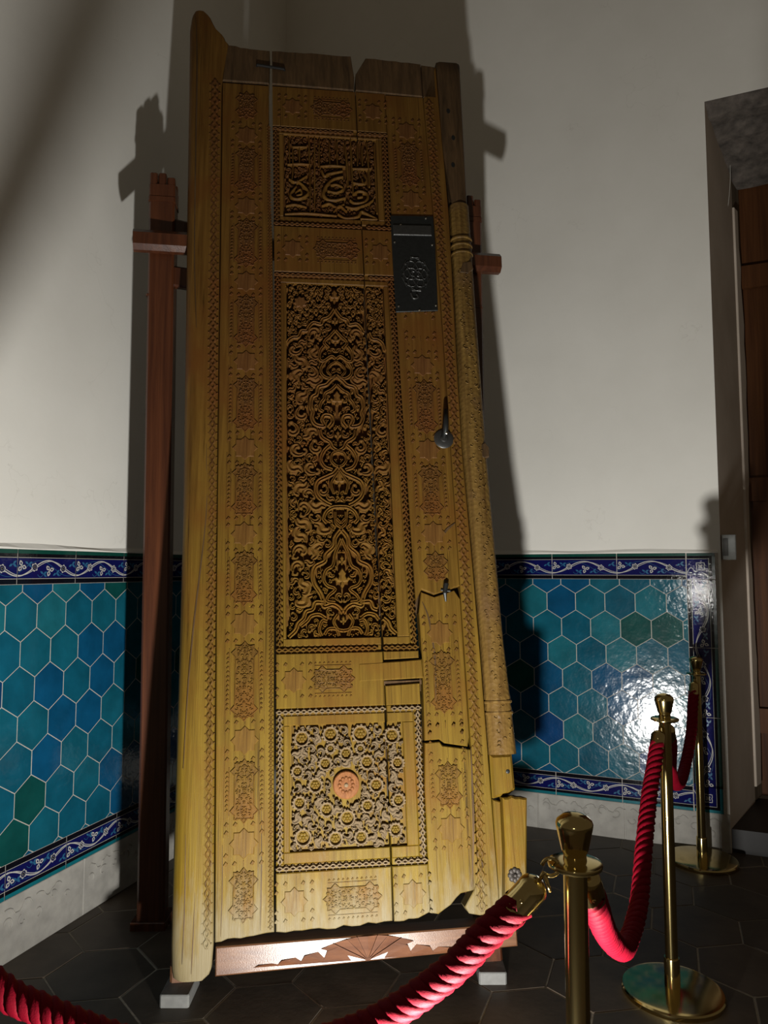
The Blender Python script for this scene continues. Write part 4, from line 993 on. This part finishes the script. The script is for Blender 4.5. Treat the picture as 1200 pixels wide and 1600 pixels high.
for k, (A, B) in enumerate(RP):
    post = beam('rear_post', A, B, .054, .052, MH)
    off = Vector((.1, -3, 0)); T = Vector(B)+off
    # carved battlement head
    def pbox(name, x0, x1, y0, y1, z0, z1, mat=MH):
        mb = MB(); rbox(mb, x0, x1, y0, y1, z0, z1, .006); mb.xf(lambda a, b, c: (T.x+a*.992-b*.126, T.y+a*.126+b*.992, T.z+c)); return mb.build(name, mat, post)
    pbox('collar', -.057, .057, -.055, .055, -.004, .02); pbox('head_block', -.055, .055, -.053, .053, .02, .075)
    for ix in range(3):
        for iy in (-1, 1):
            x = -.037+.037*ix; pbox('head_tooth', x-.0165, x+.0165, iy*.034-.018, iy*.034+.018, .07, .125-(.018 if ix == 2 else 0))
    pbox('band', -.057, .057, -.055, .055, -.425, -.415)
    A2 = Vector(A)+off
    mb = MB(); rbox(mb, A2.x-.07, A2.x+.07, A2.y-.07, A2.y+.07, 0, .032, .004); mb.build('foot', MH, post)
beam('crossbar', (-1.062, 3.02, 2.815), (.545, 3.385, 2.865), .045, .034, MH, bev=.02)
for sgn, u in ((0, -.112), (1, .955)):
    A = wpt(u, -.165, -.142); B = wpt(u, 2.75, -.142); leg = beam('front_leg', A, B, .042, .04, MH if sgn else M['beam_wood'])
    A2 = A+Vector((.1, -3, 0)); mb = MB(); rbox(mb, A2.x-.05, A2.x+.046, A2.y-.108, A2.y+.04, 0, .04, .005); mb.build('foot_block', M['lead'], leg)
for k, u in ((0, -.112), (1, .955)):
    P = Vector(RP[k][0]); Q = Vector(RP[k][1])
    for z in (2.92, 2.70):
        a = P+(Q-P)*(z/Q.z); v = (z-.17)/.98; b = wpt(u, v, -.142)
        if (b-a).length > .05: beam('side_brace', a, (b.x, b.y, z-.02), .022, .045, MH, yaw=1.57)
# front beam carrying the door, with its chip-carved fan
BW = M['beam_wood']
mb = MB(); mb.prism([(.006, -.092), (1.022, -.072), (1.022, -.002), (.006, -.006)], -.10, .014, .004)
mb.xf(lambda a, b, c: tuple(wpt(a, b, c)+Vector((.1, -3, 0)))); beamo = mb.build('front_beam', BW, stand)
def bw(a, b, c): return tuple(wpt(a, b, c)+Vector((.1, -3, 0)))
fc = (.505, -.079)
tops = [(-.155, .045), (-.115, .058), (-.07, .068), (-.035, .072), (0, .073), (.035, .073), (.07, .070), (.115, .060), (.155, .048)]
for i in range(len(tops)-1):
    a, b = tops[i], tops[i+1]; z0, z1 = (.0145, .0195) if i % 2 else (.0195, .0145)
    mb = MB(); A = bw(fc[0]+a[0], fc[1]+a[1], z0); B = bw(fc[0]+b[0], fc[1]+b[1], z1); C_ = bw(fc[0], fc[1], .0145)
    mb.add([C_, B, A, bw(fc[0], fc[1], .012), bw(fc[0]+b[0], fc[1]+b[1], .012), bw(fc[0]+a[0], fc[1]+a[1], .012)], [(0, 1, 2), (3, 5, 4), (0, 3, 4, 1), (1, 4, 5, 2), (2, 5, 3, 0)]); mb.build('fan_chip', M['beam_wood_cut'], beamo)
for sg in (-1, 1):
    for k in range(4):
        x0 = fc[0]+sg*(.09+.075*k); b0 = fc[1]+.003+.0005*k; tp = .046-.0125*k
        q = [(x0-sg*.035, b0), (x0+sg*.062, b0), (x0+sg*.045, b0+tp*.75), (x0-sg*.0, b0+tp)]
        mb = MB(); mb.add([bw(q[0][0], q[0][1], .0145), bw(q[1][0], q[1][1], .0145), bw(q[2][0], q[2][1], .0205), bw(q[3][0], q[3][1], .0145)]+[bw(a, b, .012) for a, b in q], [(0, 1, 2, 3), (7, 6, 5, 4), (0, 4, 5, 1), (1, 5, 6, 2), (2, 6, 7, 3), (3, 7, 4, 0)]); mb.build('fan_chip', M['beam_wood_cut'], beamo)
for a, b in tops[1:-1]:
    mb = MB(); mb.strip([fc, (fc[0]+a, fc[1]+b)], .0012, .0145, .006, 'flat'); mb.xf(bw); mb.build('fan_rib', M['beam_wood_cut'], beamo)

# ================================================================ POSTS AND ROPES
BR = M['brass']
def stanchion(loc, label):
    s = link('barrier_post', None, label=label, cat='barrier post', group='brass barrier posts'); s.location = loc; return s
def lm(prof, n=36):
    mb = MB(); mb.lathe(prof, n); me = mb.mesh('p', BR, True)
    bm = bmesh.new(); bm.from_mesh(me); bmesh.ops.recalc_face_normals(bm, faces=bm.faces); bm.to_mesh(me); bm.free(); me.set_sharp_from_angle(angle=math.radians(35)); return me
PME = [('base_plate', lm([(.163, 0), (.165, .003), (.165, .014), (.161, .019), (.150, .0215), (.06, .0235), (.034, .026), (0, .026)], 56)),
       ('socket', lm([(.0255, .02), (.0255, .115), (.0245, .118), (.0, .118)])),
       ('pole', lm([(.0205, .02), (.0205, .905), (0, .905)], 32)),
       ('ring_plate', lm([(.022, .899), (.040, .900), (.0465, .9035), (.0475, .907), (.0465, .9105), (.040, .913), (.022, .914)], 40)),
       ('finial', lm([(.0185, .905), (.0205, .914), (.0195, .922), (.0205, .926), (.0235, .932), (.0318, .970), (.0326, .976), (.0305, .982), (.020, .9905), (.008, .9945), (0, .995)], 36))]
posts = [((.335, 1.335, 0), 'brass barrier post nearest the camera, base below the picture'), ((.972, 2.598, 0), 'middle brass barrier post with dark green sheen on its base'),
         ((1.557, 3.722, 0), 'farthest brass barrier post, close to the tiled wall and doorway'), ((-1.12, 1.51, 0), 'brass barrier post holding the left end of the near rope')]
for loc, lab in posts:
    s = stanchion(loc, lab)
    for nm, me in PME: link(nm, me, s)
def rope(label, pts, r0=.0225, pitch=.10, ns=4):
    base = Vector(pts[0]); R_ = link('barrier_rope', None, label=label, cat='rope', group='red twisted barrier ropes'); R_.location = base
    P = smooth_path([tuple(Vector(p)-base) for p in pts], 40); P = [Vector(p) for p in P]
    # resample evenly
    d = [0]
    for a, b in zip(P[:-1], P[1:]): d.append(d[-1]+(b-a).length)
    Lt = d[-1]; step = .006; n = int(Lt/step); S = []
    D = np.array(d); A = np.array([tuple(p) for p in P])
    for k in range(n+1):
        s = Lt*k/n; S.append(Vector([float(np.interp(s, D, A[:, c])) for c in range(3)]))
    cap = .075; k0, k1 = int(cap*.75/step), n-int(cap*.75/step)
    t0 = (S[1]-S[0]).normalized(); nrm = t0.cross(Vector((0, 0, 1))).normalized(); fr = []
    for i in range(n+1):
        t = (S[min(i+1, n)]-S[max(i-1, 0)]).normalized(); nrm = (nrm-t*nrm.dot(t)).normalized(); fr.append((t, nrm.copy(), t.cross(nrm)))
    for q in range(ns):
        line = []
        for i in range(k0, k1+1):
            a = 2*math.pi*(i*step/pitch+q/ns); line.append(S[i]+(fr[i][1]*math.cos(a)+fr[i][2]*math.sin(a))*r0*.52)
        # fluted yarns on each strand
        mb = MB(); m = len(line); n8 = 18; vs = []; nn = (line[1]-line[0]).normalized().cross(Vector((0, 0, 1))).normalized()
        for i in range(m):
            t = (line[min(i+1, m-1)]-line[max(i-1, 0)]).normalized(); nn = (nn-t*nn.dot(t)).normalized(); b = t.cross(nn)
            for k in range(n8):
                a = 2*math.pi*k/n8; rr = r0*.60*(1+.085*math.cos(5*(a-i*step*62))); vs.append(line[i]+(nn*math.cos(a)+b*math.sin(a))*rr)
        mb.add(vs, [(i*n8+k, i*n8+(k+1) % n8, (i+1)*n8+(k+1) % n8, (i+1)*n8+k) for i in range(m-1) for k in range(n8)]); mb.build('strand', M['rope'], R_, smooth=True)
    for end in (0, 1):
        i0 = 0 if end == 0 else n; kk = int(cap/step); ii = [min(n, k) if end == 0 else max(0, n-k) for k in range(kk+1)]
        c = [S[i] for i in ii]; rad = [r0*1.06]*len(c); rad[0] = r0*.40; rad[1] = r0*.78; rad[2] = r0*.98
        mb = MB(); mb.tube(c[::-1], rad[::-1], 18); cp = mb.build('end_cap', BR, R_, smooth=True, auto=35)
        t, nv, bv = fr[i0]; out = -t if end == 0 else t; m = c[4]
        mb = MB(); mb.dome(0, 0, .004, 0, .003, 7)
        f_ = -(m+base)+Vector((0, 0, 1.42)); f_ = (f_-t*f_.dot(t)).normalized(); s_ = f_.cross(t)
        c5 = c[7]; mb.xf(lambda a, b, z: tuple(c5+s_*a+t*b+f_*(r0*1.04+z))); mb.build('rivet', BR, cp, smooth=True)
        hk = [c[0]+out*(.0+.004*0)]+[c[0]+out*(.014+.015*(1-math.cos(x)))+bv*(.0145*math.sin(x)) for x in np.linspace(-.2, 5.2, 16)]
        mb = MB(); mb.tube(hk, .0035, 7); mb.build('snap_hook', BR, R_, smooth=True)
        mb = MB(); mb.tube([c[0]+out*.012, c[0]+out*.012+bv*.008-Vector((0, 0, .012)), c[0]+out*.010+bv*.014-Vector((0, 0, .018))], [.004, .003, .003], 6); mb.build('hook_latch', BR, R_, smooth=True)
rope('near red twisted rope sagging across the foot of the picture', [(.272, 1.331, .882), (.235, 1.337, .838), (.178, 1.345, .783), (.112, 1.365, .708), (0, 1.40, .614), (-.12, 1.425, .555), (-.25, 1.44, .52), (-.4, 1.455, .515), (-.53, 1.465, .545), (-.658, 1.47, .59), (-.732, 1.47, .626), (-.90, 1.49, .74), (-1.0, 1.50, .82), (-1.06, 1.505, .875)], .025)
rope('red rope hanging between the nearest and the middle post', [(.366, 1.382, .872), (.395, 1.435, .80), (.47, 1.62, .655), (.56, 1.82, .525), (.62, 1.95, .480), (.70, 2.1, .505), (.77, 2.25, .605), (.84, 2.39, .715), (.895, 2.485, .80), (.935, 2.556, .872)], .0225)
rope('red rope hanging between the middle and the farthest post', [(1.0, 2.646, .872), (1.03, 2.71, .79), (1.10, 2.9, .66), (1.19, 3.1, .55), (1.28, 3.27, .505), (1.37, 3.43, .53), (1.45, 3.55, .64), (1.495, 3.625, .77), (1.528, 3.68, .872)], .0225)
